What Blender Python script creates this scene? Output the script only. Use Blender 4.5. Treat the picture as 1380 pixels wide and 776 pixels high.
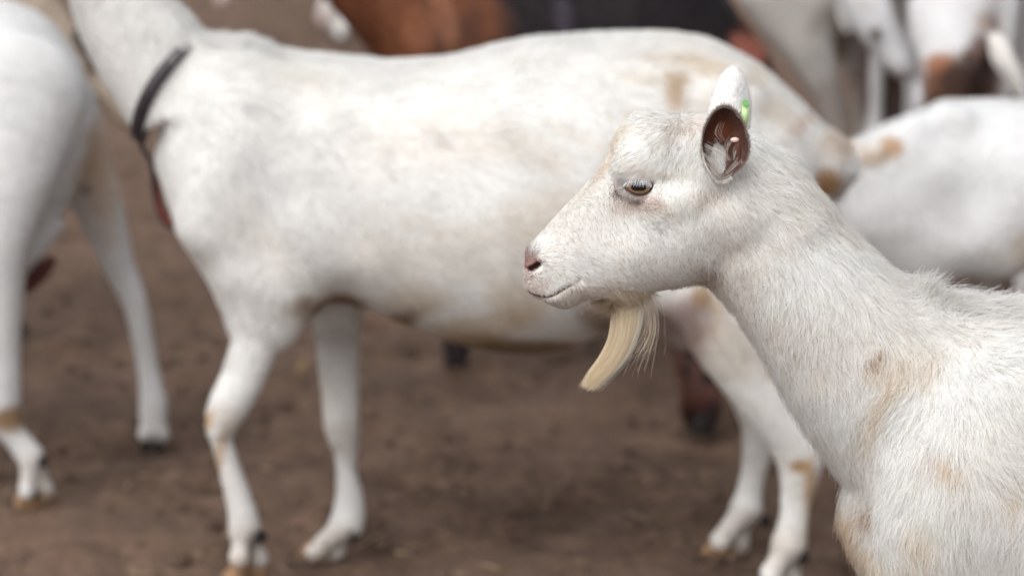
import bpy, math, random
import numpy as np
from math import radians, sin, cos, pi

scene = bpy.context.scene
for o in list(bpy.data.objects):
    bpy.data.objects.remove(o)
rng = np.random.default_rng(7)

# ------------------------------------------------------------------ camera
PITCH = radians(13.8)
CAMH = 1.30
FPX = 3258.0
cam_d = bpy.data.cameras.new("camera")
cam_d.sensor_width = 36.0
cam_d.lens = 36.0 * FPX / 1380.0
cam_d.clip_start = 0.05
cam_d.clip_end = 500.0
cam_d.dof.use_dof = True
cam_d.dof.focus_distance = 2.27
cam_d.dof.aperture_fstop = 3.5
cam = bpy.data.objects.new("camera", cam_d)
scene.collection.objects.link(cam)
cam.location = (0, 0, CAMH)
cam.rotation_euler = (radians(90) - PITCH, 0, 0)
scene.camera = cam

# ------------------------------------------------------------------ light: bright overcast
world = bpy.data.worlds.new("World")
scene.world = world
world.use_nodes = True
wn = world.node_tree.nodes
wl = world.node_tree.links
bg = wn["Background"]
sky = wn.new("ShaderNodeTexSky")
sky.sky_type = 'NISHITA'
sky.sun_disc = False
SUN_EL, SUN_AZ = radians(52), radians(212)     # azimuth clockwise from +Y
sky.sun_elevation = SUN_EL
sky.sun_rotation = SUN_AZ
sky.dust_density = 3.0
hs = wn.new("ShaderNodeHueSaturation")          # cloud cover: the sky is nearly grey
hs.inputs["Saturation"].default_value = 0.14
wl.new(sky.outputs[0], hs.inputs["Color"])
wl.new(hs.outputs[0], bg.inputs["Color"])
bg.inputs["Strength"].default_value = 0.15
sun_d = bpy.data.lights.new("sun", 'SUN')
sun_d.energy = 1.0
sun_d.angle = radians(55)
sun_d.color = (1.0, 0.965, 0.92)
sun = bpy.data.objects.new("sun", sun_d)
scene.collection.objects.link(sun)
# sun direction vector (towards the sun)
sdx, sdy, sdz = sin(SUN_AZ) * cos(SUN_EL), cos(SUN_AZ) * cos(SUN_EL), sin(SUN_EL)
from mathutils import Vector
sun.rotation_euler = Vector((sdx, sdy, sdz)).to_track_quat('Z', 'Y').to_euler()
scene.view_settings.view_transform = 'Standard'
scene.view_settings.look = 'None'
scene.view_settings.gamma = 1.0
scene.view_settings.exposure = 0.55
scene.render.engine = 'CYCLES'
scene.cycles.use_denoising = True
scene.cycles.max_bounces = 10
scene.cycles.diffuse_bounces = 8
scene.cycles.transmission_bounces = 8
scene.cycles.transparent_max_bounces = 8
try:
    scene.cycles_curves.shape = 'RIBBONS'
    scene.cycles_curves.subdivisions = 2
except Exception:
    pass

# ------------------------------------------------------------------ helpers
cP, sP = cos(PITCH), sin(PITCH)
def W(u, v, Y):
    """the point of the vertical plane at distance Y seen at picture position u, v"""
    dx = (u - 690.0) / FPX
    dy = -(v - 388.0) / FPX
    t = Y / (cP + dy * sP)
    return (t * dx, Y, CAMH + t * (dy * cP - sP))
def XZ(p, Y):
    a = W(p[0], p[1], Y)
    return (a[0], a[2])
def WG(u, v):
    """ground point"""
    dx = (u - 690.0) / FPX
    dy = -(v - 388.0) / FPX
    t = CAMH / (sP - dy * cP)
    return (t * dx, t * (cP + dy * sP), 0.0)

def cr(P, n=6):
    """Catmull-Rom through rows of P"""
    P = np.asarray(P, float)
    if len(P) < 3:
        return P
    Q = np.vstack([2 * P[0] - P[1], P, 2 * P[-1] - P[-2]])
    out = []
    for i in range(1, len(Q) - 2):
        a, b, c, d = Q[i - 1], Q[i], Q[i + 1], Q[i + 2]
        for j in range(n):
            t = j / n
            out.append(0.5 * ((2 * b) + (c - a) * t + (2 * a - 5 * b + 4 * c - d) * t * t + (3 * b - a - 3 * c + d) * t ** 3))
    out.append(P[-1])
    return np.array(out)

_nzc = {}
def nz(P, freq, seed=0, n=10):
    """smooth pseudo-noise in about -1..1"""
    key = (seed, n)
    if key not in _nzc:
        r = np.random.default_rng(1000 + seed)
        d = r.normal(size=(n, 3)); d /= np.linalg.norm(d, axis=1)[:, None]
        _nzc[key] = (d * r.uniform(0.5, 1.6, size=(n, 1)), r.uniform(0, 6.28, n))
    d, ph = _nzc[key]
    return np.sin(P @ (d.T * freq) + ph).sum(1) / (n ** 0.5)

def smoothstep(a, b, x):
    t = np.clip((x - a) / (b - a), 0, 1)
    return t * t * (3 - 2 * t)

# ------------------------------------------------------------------ materials
def new_mat(name):
    m = bpy.data.materials.new(name)
    m.use_nodes = True
    return m, m.node_tree.nodes, m.node_tree.links, m.node_tree.nodes["Principled BSDF"]

def mat_skin():
    m, n, l, b = new_mat("goat_coat")
    a = n.new("ShaderNodeAttribute"); a.attribute_name = "col"
    geo = n.new("ShaderNodeTexCoord")
    t = n.new("ShaderNodeTexNoise"); t.inputs["Scale"].default_value = 260; t.inputs["Detail"].default_value = 4
    mp = n.new("ShaderNodeMapping"); mp.inputs["Scale"].default_value = (1, 1, 0.25)
    l.new(geo.outputs["Object"], mp.inputs[0]); l.new(mp.outputs[0], t.inputs[0])
    mx = n.new("ShaderNodeMixRGB"); mx.blend_type = 'MULTIPLY'; mx.inputs[0].default_value = 1.0
    r = n.new("ShaderNodeMapRange"); r.inputs[3].default_value = 0.80; r.inputs[4].default_value = 1.1
    l.new(t.outputs[0], r.inputs[0]); l.new(a.outputs["Color"], mx.inputs[1]); l.new(r.outputs[0], mx.inputs[2])
    l.new(mx.outputs[0], b.inputs["Base Color"])
    b.inputs["Roughness"].default_value = 0.75
    b.inputs["Specular IOR Level"].default_value = 0.25
    bp = n.new("ShaderNodeBump"); bp.inputs["Strength"].default_value = 0.35; bp.inputs["Distance"].default_value = 0.002
    l.new(t.outputs[0], bp.inputs["Height"]); l.new(bp.outputs[0], b.inputs["Normal"])
    return m

def mat_fur():
    m = bpy.data.materials.new("goat_hair"); m.use_nodes = True
    n, l = m.node_tree.nodes, m.node_tree.links
    n.clear()
    out = n.new("ShaderNodeOutputMaterial")
    a = n.new("ShaderNodeAttribute"); a.attribute_name = "col"
    d = n.new("ShaderNodeBsdfDiffuse"); t = n.new("ShaderNodeBsdfTranslucent")
    g = n.new("ShaderNodeBsdfHair"); g.component = 'Reflection'
    g.inputs["RoughnessU"].default_value = 0.35; g.inputs["RoughnessV"].default_value = 0.6
    m1 = n.new("ShaderNodeMixShader"); m1.inputs[0].default_value = 0.42
    m2 = n.new("ShaderNodeMixShader"); m2.inputs[0].default_value = 0.10
    l.new(a.outputs["Color"], d.inputs[0]); l.new(a.outputs["Color"], t.inputs[0])
    l.new(a.outputs["Color"], g.inputs["Color"])
    # a coat of hair is lit like the skin it lies on: lean each hair's normal towards that of the skin at its root
    na = n.new("ShaderNodeAttribute"); na.attribute_name = "coat_normal"
    vt = n.new("ShaderNodeVectorTransform"); vt.vector_type = 'NORMAL'; vt.convert_from = 'OBJECT'; vt.convert_to = 'WORLD'
    ge = n.new("ShaderNodeNewGeometry")
    va = n.new("ShaderNodeVectorMath"); va.operation = 'MULTIPLY_ADD'; va.inputs[1].default_value = (.35, .35, .35)
    vn = n.new("ShaderNodeVectorMath"); vn.operation = 'NORMALIZE'
    l.new(na.outputs["Vector"], vt.inputs[0]); l.new(ge.outputs["Normal"], va.inputs[0]); l.new(vt.outputs[0], va.inputs[2])
    l.new(va.outputs[0], vn.inputs[0]); l.new(vn.outputs[0], d.inputs["Normal"])
    l.new(d.outputs[0], m1.inputs[1]); l.new(t.outputs[0], m1.inputs[2])
    l.new(m1.outputs[0], m2.inputs[1]); l.new(g.outputs[0], m2.inputs[2])
    l.new(m2.outputs[0], out.inputs[0])
    return m

def mat_plain(name, col, rough=0.5, spec=0.5, noise=0.15, scale=80, bump=0.0, coat=0.0):
    m, n, l, b = new_mat(name)
    tc = n.new("ShaderNodeTexCoord")
    t = n.new("ShaderNodeTexNoise"); t.inputs["Scale"].default_value = scale; t.inputs["Detail"].default_value = 5
    l.new(tc.outputs["Object"], t.inputs[0])
    r = n.new("ShaderNodeValToRGB")
    r.color_ramp.elements[0].position = 0.3; r.color_ramp.elements[1].position = 0.7
    r.color_ramp.elements[0].color = tuple(c * (1 - noise) for c in col) + (1,)
    r.color_ramp.elements[1].color = tuple(min(1, c * (1 + noise)) for c in col) + (1,)
    l.new(t.outputs[0], r.inputs[0]); l.new(r.outputs[0], b.inputs["Base Color"])
    b.inputs["Roughness"].default_value = rough
    b.inputs["Specular IOR Level"].default_value = spec
    b.inputs["Coat Weight"].default_value = coat
    if bump:
        bp = n.new("ShaderNodeBump"); bp.inputs["Strength"].default_value = bump; bp.inputs["Distance"].default_value = 0.002
        l.new(t.outputs[0], bp.inputs["Height"]); l.new(bp.outputs[0], b.inputs["Normal"])
    return m

M_SKIN = mat_skin()
M_FUR = mat_fur()
M_HOOF = mat_plain("hoof_horn", (0.22, 0.13, 0.07), 0.6, 0.3, 0.5, 60, 0.4)
M_HOOFD = mat_plain("dark_hoof_horn", (0.022, 0.018, 0.018), 0.85, 0.15, 0.3, 60, 0.3)
M_LEATHER = mat_plain("dark_leather", (0.028, 0.021, 0.026), 0.5, 0.5, 0.4, 70, 0.4)
M_LEATHER2 = mat_plain("worn_red_leather", (0.21, 0.055, 0.035), 0.6, 0.4, 0.4, 70, 0.4)
M_TAG = mat_plain("green_plastic", (0.50, 0.70, 0.34), 0.4, 0.4, 0.08, 90)
M_TAGD = mat_plain("green_plastic_button", (0.20, 0.46, 0.16), 0.4, 0.4, 0.08, 90)
M_STUD = mat_plain("pale_pink_plastic", (0.85, 0.62, 0.55), 0.35, 0.5, 0.05, 90)
M_STRAW = mat_plain("dry_leaf", (0.46, 0.33, 0.17), 0.7, 0.2, 0.3, 90)

def mat_eye():
    m, n, l, b = new_mat("goat_eye")
    a = n.new("ShaderNodeAttribute"); a.attribute_name = "col"
    l.new(a.outputs["Color"], b.inputs["Base Color"])
    b.inputs["Roughness"].default_value = 0.08
    b.inputs["Coat Weight"].default_value = 1.0
    b.inputs["Coat Roughness"].default_value = 0.03
    return m
M_EYE = mat_eye()

# ------------------------------------------------------------------ mesh building
def link(ob, parent=None):
    scene.collection.objects.link(ob)
    if parent is not None:
        ob.parent = parent
    return ob

def np_mesh(name, V, faces, mat, parent=None, col=None, smooth=True, origin=(0, 0, 0)):
    """faces: (n,k) int array (all the same size) or a list of such arrays"""
    if not isinstance(faces, list):
        faces = [faces]
    faces = [np.asarray(f, np.int32) for f in faces if len(f)]
    V = np.asarray(V, np.float32) - np.asarray(origin, np.float32)
    me = bpy.data.meshes.new(name)
    me.vertices.add(len(V)); me.vertices.foreach_set("co", V.ravel())
    loops = np.concatenate([f.ravel() for f in faces])
    sizes = np.concatenate([np.full(len(f), f.shape[1], np.int32) for f in faces])
    starts = np.concatenate([[0], np.cumsum(sizes)[:-1]]).astype(np.int32)
    me.loops.add(len(loops)); me.loops.foreach_set("vertex_index", loops)
    me.polygons.add(len(sizes)); me.polygons.foreach_set("loop_start", starts)
    me.update(calc_edges=True)
    me.validate()
    if smooth:
        me.polygons.foreach_set("use_smooth", np.ones(len(me.polygons), bool))
    if col is not None and len(me.vertices) == len(col):
        at = me.color_attributes.new("col", 'FLOAT_COLOR', 'POINT')
        c = np.ones((len(col), 4), np.float32); c[:, :3] = col
        at.data.foreach_set("color", c.ravel())
    me.materials.append(mat)
    ob = bpy.data.objects.new(name, me)
    link(ob, parent)
    return ob

def root_empty(name, loc, label, cat, group=None):
    o = bpy.data.objects.new(name, None)
    o.empty_display_size = 0.1
    o.location = loc
    o["label"] = label; o["category"] = cat
    if group: o["group"] = group
    return link(o)

class Field:
    """signed distance on a rectilinear grid; shapes are melted together into one skin"""
    def __init__(s, xs, ys, zs):
        s.x, s.y, s.z = [np.asarray(a, np.float32) for a in (xs, ys, zs)]
        s.F = np.full((len(xs), len(ys), len(zs)), 0.2, np.float32)
    def rng(s, ax, a, b):
        A = (s.x, s.y, s.z)[ax]
        i = max(0, np.searchsorted(A, a) - 1); j = min(len(A), np.searchsorted(A, b) + 1)
        return slice(i, j)
    def smin(s, sl, d, k):
        f = s.F[sl]
        if k <= 0:
            s.F[sl] = np.minimum(f, d); return
        h = np.maximum(k - np.abs(f - d), 0) / k
        s.F[sl] = np.minimum(f, d) - h * h * k * 0.25
    def smax(s, sl, d, k):
        f = s.F[sl]
        h = np.maximum(k - np.abs(f - d), 0) / k if k > 0 else 0
        s.F[sl] = np.maximum(f, d) + (h * h * k * 0.25 if k > 0 else 0)
    def profile(s, a, b, top, bot, ws, y0=0.0, k=0.03, p=2.0, mid=0.5, ends=True):
        """a solid whose side outline is top/bot (x,z) along the axis a-b and whose half width is ws [(x,z,w)]"""
        a = np.array(a, float); b = np.array(b, float)
        e1 = (b - a) / np.linalg.norm(b - a); e2 = np.array((-e1[1], e1[0]))
        T = cr(top, 6); B = cr(bot, 6); Wd = np.array(ws, float)
        def tn(P): return (P - a) @ e1, (P - a) @ e2
        tt, tnn = tn(T); bt, bn = tn(B); wt = (Wd[:, :2] - a) @ e1
        def mono(t, v):
            o = np.argsort(t, kind='stable'); return t[o], v[o]
        tt, tnn = mono(tt, tnn); bt, bn = mono(bt, bn); wt, wv = mono(wt, Wd[:, 2])
        if tnn.mean() < bn.mean():
            tt, tnn, bt, bn = bt, bn, tt, tnn
        t0 = max(tt[0], bt[0]); t1 = min(tt[-1], bt[-1])
        allp = np.vstack([T, B]); m = 0.06
        sx = s.rng(0, allp[:, 0].min() - m, allp[:, 0].max() + m)
        sz = s.rng(2, allp[:, 1].min() - m, allp[:, 1].max() + m)
        wm = wv.max() + m
        ymin, ymax = (y0 - wm, y0 + wm)
        sy = s.rng(1, ymin, ymax)
        X = s.x[sx][:, None]; Z = s.z[sz][None, :]
        t = (X - a[0]) * e1[0] + (Z - a[1]) * e1[1]
        n = (X - a[0]) * e2[0] + (Z - a[1]) * e2[1]
        top_ = np.interp(t, tt, tnn); bot_ = np.interp(t, bt, bn); w = np.maximum(np.interp(t, wt, wv), 2e-3)
        c = bot_ + (top_ - bot_) * mid
        h = np.where(n > c, top_ - c, c - bot_); h = np.maximum(h, 1.5e-3)
        nn = np.abs((n - c) / h)
        over = np.maximum(np.maximum(t0 - t, t - t1), 0)
        Y = np.abs(s.y[sy] - y0)
        if p == 2.0:
            q = np.sqrt(nn[:, None, :] ** 2 + (Y[None, :, None] / w[:, None, :]) ** 2)
        else:
            q = (nn[:, None, :] ** p + (Y[None, :, None] / w[:, None, :]) ** p) ** (1 / p)
        r = np.sqrt(((n - c) ** 2)[:, None, :] + (Y ** 2)[None, :, None])
        d = np.where(q > 1e-3, r * (1 - 1 / np.maximum(q, 1e-3)), -np.minimum(h, w)[:, None, :])
        d = np.maximum(d, -np.minimum(h, w)[:, None, :])
        ov = over[:, None, :]
        d = np.where(ov > 0, np.sqrt(np.maximum(d, 0) ** 2 + ov ** 2), d)
        d = np.clip(d, -0.12, 0.2)
        s.smin((sx, sy, sz), d.astype(np.float32), k)
    def chain(s, P, k=0.02, n=4, sub=False, kc=0.0):
        """P rows: x, y, z, in-plane radius, radius across"""
        Q = cr(P, n) if len(P) > 2 else np.asarray(P, float)
        m = max(k, 0.012) + 0.012
        lo = (Q[:, :3] - Q[:, 3:5].max(1)[:, None]).min(0) - m
        hi = (Q[:, :3] + Q[:, 3:5].max(1)[:, None]).max(0) + m
        sl = tuple(s.rng(i, lo[i], hi[i]) for i in range(3))
        D = np.full(s.F[sl].shape, 0.2, np.float32)
        xs, ys, zs = s.x[sl[0]], s.y[sl[1]], s.z[sl[2]]
        for i in range(len(Q) - 1):
            A, Bq = Q[i], Q[i + 1]
            lo = np.minimum(A[:3], Bq[:3]) - max(A[3], A[4], Bq[3], Bq[4]) - m
            hi = np.maximum(A[:3], Bq[:3]) + max(A[3], A[4], Bq[3], Bq[4]) + m
            i0, i1 = np.searchsorted(xs, lo[0]), np.searchsorted(xs, hi[0])
            j0, j1 = np.searchsorted(ys, lo[1]), np.searchsorted(ys, hi[1])
            k0, k1 = np.searchsorted(zs, lo[2]), np.searchsorted(zs, hi[2])
            if i1 <= i0 or j1 <= j0 or k1 <= k0: continue
            x = xs[i0:i1][:, None]; z = zs[k0:k1][None, :]; y = ys[j0:j1][None, :, None]
            ab = (Bq[0] - A[0], Bq[2] - A[2]); L2 = ab[0] ** 2 + ab[1] ** 2 + 1e-9
            t = np.clip(((x - A[0]) * ab[0] + (z - A[2]) * ab[1]) / L2, 0, 1)
            dx2 = (x - A[0] - t * ab[0]) ** 2 + (z - A[2] - t * ab[1]) ** 2
            r = A[3] + (Bq[3] - A[3]) * t; w = A[4] + (Bq[4] - A[4]) * t
            yc = A[1] + (Bq[1] - A[1]) * t
            sc = (r / np.maximum(w, 1e-4))[:, None, :]
            dy = (y - yc[:, None, :])
            dy2 = (dy * sc) ** 2
            q = np.sqrt(dx2[:, None, :] + dy2) + 1e-6
            gm = np.sqrt(dx2[:, None, :] + dy2 * sc * sc) / q
            d = (q - r[:, None, :]) / np.maximum(gm, 0.25)
            v = D[i0:i1, j0:j1, k0:k1]
            np.minimum(v, d, out=v)
        if sub:
            s.smax(sl, -D, k)
        else:
            s.smin(sl, D, k)
    def groove(s, pts, r, depth):
        """a cut of half width r and given depth following (x,z) points, on both flanks"""
        Q = cr(pts, 6)
        sx = s.rng(0, Q[:, 0].min() - .01, Q[:, 0].max() + .01); sz = s.rng(2, Q[:, 1].min() - .01, Q[:, 1].max() + .01)
        X = s.x[sx][:, None]; Z = s.z[sz][None, :]
        D = np.full((X.shape[0], Z.shape[1]), 1.0)
        for i in range(len(Q) - 1):
            A, B = Q[i], Q[i + 1]; ab = B - A
            t = np.clip(((X - A[0]) * ab[0] + (Z - A[1]) * ab[1]) / (ab @ ab + 1e-12), 0, 1)
            D = np.minimum(D, np.sqrt((X - A[0] - t * ab[0]) ** 2 + (Z - A[1] - t * ab[1]) ** 2))
        f = s.F[sx, :, sz]
        cut = np.maximum((D - r)[:, None, :], -(f + depth))
        s.smax((sx, slice(None), sz), -cut.astype(np.float32), 0.0012)
    def near_y(s, x, z):
        """y of the camera-side surface over (x,z)"""
        i = np.clip(np.searchsorted(s.x, x), 1, len(s.x) - 1); k = np.clip(np.searchsorted(s.z, z), 1, len(s.z) - 1)
        fx = (x - s.x[i - 1]) / (s.x[i] - s.x[i - 1]); fz = (z - s.z[k - 1]) / (s.z[k] - s.z[k - 1])
        c = (s.F[i - 1, :, k - 1] * (1 - fx) * (1 - fz) + s.F[i, :, k - 1] * fx * (1 - fz)
             + s.F[i - 1, :, k] * (1 - fx) * fz + s.F[i, :, k] * fx * fz)
        w = np.where(c < 0)[0]
        if len(w) == 0 or w[0] == 0:
            return None
        j = w[0]; f = c[j - 1] / (c[j - 1] - c[j])
        return float(s.y[j - 1] + f * (s.y[j] - s.y[j - 1]))
    def surface(s, relax=1):
        F = s.F; S = F < 0
        nx, ny, nz_ = F.shape
        c = np.zeros((nx - 1, ny - 1, nz_ - 1), np.uint8)
        for a in (0, 1):
            for b in (0, 1):
                for d in (0, 1):
                    c += S[a:nx - 1 + a, b:ny - 1 + b, d:nz_ - 1 + d]
        act = (c > 0) & (c < 8)
        I, J, K = np.nonzero(act)
        idx = np.full(act.shape, -1, np.int32); idx[I, J, K] = np.arange(len(I), dtype=np.int32)
        val = {}
        for a in (0, 1):
            for b in (0, 1):
                for d in (0, 1):
                    val[a, b, d] = F[I + a, J + b, K + d]
        acc = np.zeros((len(I), 3)); cnt = np.zeros(len(I))
        cs = list(val)
        for c1 in cs:
            for ax in range(3):
                if c1[ax] == 0:
                    c2 = tuple(1 if q == ax else c1[q] for q in range(3))
                    v1, v2 = val[c1], val[c2]
                    m = (v1 < 0) != (v2 < 0)
                    t = np.where(m, v1 / np.where(m, v1 - v2, 1), 0)
                    for q in range(3):
                        acc[:, q] += np.where(m, (t if q == ax else c1[q]), 0)
                    cnt += m
        fr = acc / cnt[:, None]
        V = np.stack([s.x[I] + fr[:, 0] * (s.x[I + 1] - s.x[I]), s.y[J] + fr[:, 1] * (s.y[J + 1] - s.y[J]), s.z[K] + fr[:, 2] * (s.z[K + 1] - s.z[K])], 1)
        quads = []
        m = S[:-1, 1:-1, 1:-1] != S[1:, 1:-1, 1:-1]
        i, j, k = np.nonzero(m); j = j + 1; k = k + 1
        q = np.stack([idx[i, j - 1, k - 1], idx[i, j, k - 1], idx[i, j, k], idx[i, j - 1, k]], 1)
        fl = ~S[i, j, k]; q[fl] = q[fl][:, ::-1]; quads.append(q)
        m = S[1:-1, :-1, 1:-1] != S[1:-1, 1:, 1:-1]
        i, j, k = np.nonzero(m); i = i + 1; k = k + 1
        q = np.stack([idx[i - 1, j, k - 1], idx[i - 1, j, k], idx[i, j, k], idx[i, j, k - 1]], 1)
        fl = ~S[i, j, k]; q[fl] = q[fl][:, ::-1]; quads.append(q)
        m = S[1:-1, 1:-1, :-1] != S[1:-1, 1:-1, 1:]
        i, j, k = np.nonzero(m); i = i + 1; j = j + 1
        q = np.stack([idx[i - 1, j - 1, k], idx[i, j - 1, k], idx[i, j, k], idx[i - 1, j, k]], 1)
        fl = ~S[i, j, k]; q[fl] = q[fl][:, ::-1]; quads.append(q)
        Q = np.concatenate(quads); Q = Q[(Q >= 0).all(1)]
        for _ in range(relax):
            acc = np.zeros_like(V); cnt = np.zeros(len(V))
            for e in range(4):
                a, b = Q[:, e], Q[:, (e + 1) % 4]
                for q in range(3):
                    acc[:, q] += np.bincount(a, V[b, q], len(V)) + np.bincount(b, V[a, q], len(V))
                cnt += np.bincount(a, minlength=len(V)) + np.bincount(b, minlength=len(V))
            V = V * 0.5 + 0.5 * acc / np.maximum(cnt, 1)[:, None]
        return V, Q

def v_normals(V, Q):
    n = np.cross(V[Q[:, 2]] - V[Q[:, 0]], V[Q[:, 3]] - V[Q[:, 1]])
    N = np.zeros_like(V)
    for e in range(4):
        for q in range(3):
            N[:, q] += np.bincount(Q[:, e], n[:, q], len(V))
    return N / (np.linalg.norm(N, axis=1)[:, None] + 1e-12)

def axis_grid(parts):
    """parts: [(start, end, step), ...] contiguous"""
    out = [parts[0][0]]
    for a, b, st in parts:
        n = max(1, int(round((b - a) / st)))
        out += list(a + (b - a) * np.arange(1, n + 1) / n)
    return np.array(out)

# ------------------------------------------------------------------ coat colour and hair
def side_uv(P, Y, mirror):
    """where a marking drawn on the side view of an animal standing at Y falls; mirror = same marking on both flanks"""
    y = Y - np.abs(P[:, 1] - Y) if mirror else P[:, 1]
    zc = P[:, 2] - CAMH
    fwd = y * cP - zc * sP; up = y * sP + zc * cP
    return 690 + P[:, 0] / fwd * FPX, 388 - up / fwd * FPX

def patches_fn(base, pats, Y, seed=1, mott=0.04, mcol=None, mcs=0.0, mfreq=16):
    """pats: (u, v, ru, rv, angle_deg, colour, strength, softness) placed on the coat of the animal standing at Y"""
    base = np.array(base)
    def f(P):
        C = np.repeat(base[None, :], len(P), 0) * (1 + mott * nz(P, 55, seed))[:, None]
        if mcol is not None:
            a = np.clip(nz(P, mfreq, seed + 3) * 0.7 + 0.5 * nz(P * np.array((1, 1, .5)), mfreq * 3.1, seed + 4) - 0.15, 0, 1)[:, None] * mcs
            C = C * (1 - a) + np.array(mcol) * a
        w = np.clip(1 + 0.30 * nz(P, 60, seed + 1), .72, 1.4)
        un, vn = side_uv(P, Y, True); ut, vt = side_uv(P, Y, False)
        for pa in pats:
            (u, v, ru, rv, ang, c, st) = pa[:7]; an = radians(ang)
            far = len(pa) > 7
            dx, dz = ((ut if far else un) - u), -((vt if far else vn) - v)
            a = dx * cos(an) + dz * sin(an); b = -dx * sin(an) + dz * cos(an)
            q = np.sqrt((a / ru) ** 2 + (b / rv) ** 2)
            m = (1 - smoothstep(0.45, 1.25, q * w)) * st
            if far: m = m * (P[:, 1] > Y)
            C = C * (1 - m[:, None]) + np.array(c) * m[:, None]
        return np.clip(C, 0.004, 0.95)
    return f

def flow_fn(arrows, Y, power=3.0):
    pos = np.array([(a[0], a[1]) for a in arrows], float)
    d = np.array([(a[2], -a[3]) for a in arrows], float); d /= np.linalg.norm(d, axis=1)[:, None]
    def f(P):
        u, v = side_uv(P, Y, True)
        num = np.zeros((len(P), 2)); den = np.zeros(len(P))
        for p, q in zip(pos, d):
            w = 1.0 / ((((u - p[0]) ** 2 + (v - p[1]) ** 2) / 400.0) ** (power / 2) + 1e-3)
            num += w[:, None] * q; den += w
        r = num / den[:, None]
        return np.stack([r[:, 0], np.zeros(len(P)), r[:, 1]], 1)
    return f

def strands(name, parent, pts, rad, col, origin, mat=None, label=None, nrm=None):
    """pts (n,k,3) world, rad (n,k), col (n,3)"""
    n, k, _ = pts.shape
    cu = bpy.data.hair_curves.new(name)
    cu.add_curves([k] * n)
    P = (pts - np.asarray(origin)).astype(np.float32)
    cu.attributes["position"].data.foreach_set("vector", P.ravel())
    a = cu.attributes.get("radius") or cu.attributes.new("radius", 'FLOAT', 'POINT')
    a.data.foreach_set("value", rad.astype(np.float32).ravel())
    c = cu.attributes.new("col", 'FLOAT_COLOR', 'CURVE')
    cc = np.ones((n, 4), np.float32); cc[:, :3] = col
    c.data.foreach_set("color", cc.ravel())
    if nrm is None: nrm = np.tile(np.array([[0, -.6, .8]]), (n, 1))
    na = cu.attributes.new("coat_normal", 'FLOAT_VECTOR', 'CURVE')
    na.data.foreach_set("vector", np.ascontiguousarray(nrm, np.float32).ravel())
    cu.materials.append(mat or M_FUR)
    ob = bpy.data.objects.new(name, cu)
    ob["kind"] = "stuff"
    return link(ob, parent)

def grow(name, parent, V, Q, N, n, dens, length, flow, colf, origin, lift=0.35, rad=0.00028, k=5,
         clump=0.006, cl=0.5, jit=0.22, wave=0.25, seed=3, updir=None, sink=0.0003, cvar=0.10, curl=0.5, cvc=0.20, hmin=0.0007, dark=0.0):
    r = np.random.default_rng(seed)
    T = np.concatenate([Q[:, [0, 1, 2]], Q[:, [0, 2, 3]]])
    A = np.linalg.norm(np.cross(V[T[:, 1]] - V[T[:, 0]], V[T[:, 2]] - V[T[:, 0]]), axis=1)
    C = V[T].mean(1); NC = N[T].mean(1)
    A = A * dens(C, NC)
    if A.sum() <= 0: return None
    cum = np.cumsum(A); ti = np.searchsorted(cum, r.uniform(0, cum[-1], n)); ti = np.clip(ti, 0, len(T) - 1)
    a, b = r.uniform(size=n), r.uniform(size=n); f = a + b > 1; a[f] = 1 - a[f]; b[f] = 1 - b[f]
    P0, P1, P2 = V[T[ti, 0]], V[T[ti, 1]], V[T[ti, 2]]
    R = P0 + (P1 - P0) * a[:, None] + (P2 - P0) * b[:, None]
    Nn = N[T[ti, 0]] * (1 - a - b)[:, None] + N[T[ti, 1]] * a[:, None] + N[T[ti, 2]] * b[:, None]
    Nn /= np.linalg.norm(Nn, axis=1)[:, None] + 1e-9
    D = flow(R)
    D = D + r.normal(size=(n, 3)) * jit
    D = D + wave * np.stack([nz(R, 90, 21), nz(R, 90, 22), nz(R, 90, 23)], 1)
    D = D - Nn * (D * Nn).sum(1)[:, None]
    D /= np.linalg.norm(D, axis=1)[:, None] + 1e-9
    L = length(R, Nn) * r.uniform(0.65, 1.15, n)
    lf = lift(R) if callable(lift) else np.full(n, lift)
    lf = lf * r.uniform(0.6, 1.4, n)
    cell = np.floor(R / clump + 0.8 * np.stack([nz(R, 70, 31), nz(R, 70, 32), nz(R, 70, 33)], 1))
    h = (cell[:, 0] * 73.13 + cell[:, 1] * 151.7 + cell[:, 2] * 269.5)
    hh = np.stack([np.modf(np.abs(np.sin(h + i) * 43758.5453))[0] for i in range(4)], 1)
    cc = (cell + hh[:, :3]) * clump
    dl = cc - R; dl = dl - Nn * (dl * Nn).sum(1)[:, None]
    ln = np.linalg.norm(dl, axis=1); dl *= (np.minimum(ln, clump) / (ln + 1e-9))[:, None]
    pts = np.zeros((n, k, 3))
    for j in range(k):
        s = j / (k - 1)
        up = lf * (s - curl * s * s)
        p = R - Nn * sink + D * (L * s * np.sqrt(np.maximum(1 - lf * lf * .5, .2)))[:, None] + Nn * (L * up + hmin * min(1.0, 2.5 * s))[:, None]
        p = p + dl * (cl * s ** 1.4)
        if updir is not None:
            p = p + np.asarray(updir)[None, :] * (L * s * s)[:, None]
        pts[:, j] = p
    rr = np.outer(rad * r.uniform(0.7, 1.3, n), np.linspace(1, 0.25, k) ** 0.8)
    c = colf(R + .0035 * r.normal(size=(n, 3))) * (1 + cvar * r.normal(size=n))[:, None] * (1.04 - cvc * hh[:, 3] ** 2)[:, None]
    if dark: c = np.where((r.uniform(size=n) < dark)[:, None], c * np.array((.60, .56, .52)), c)
    return strands(name, parent, pts, rr, np.clip(c, 0.004, 0.95), origin, nrm=Nn)

def pt(u, v, Y, dy, ru, ry):
    """a chain station at picture position u, v with in-plane radius in picture units"""
    a = W(u, v, Y + dy)
    return (a[0], Y + dy, a[2], ru * (Y + dy) / FPX * 1.02, ry)

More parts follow.
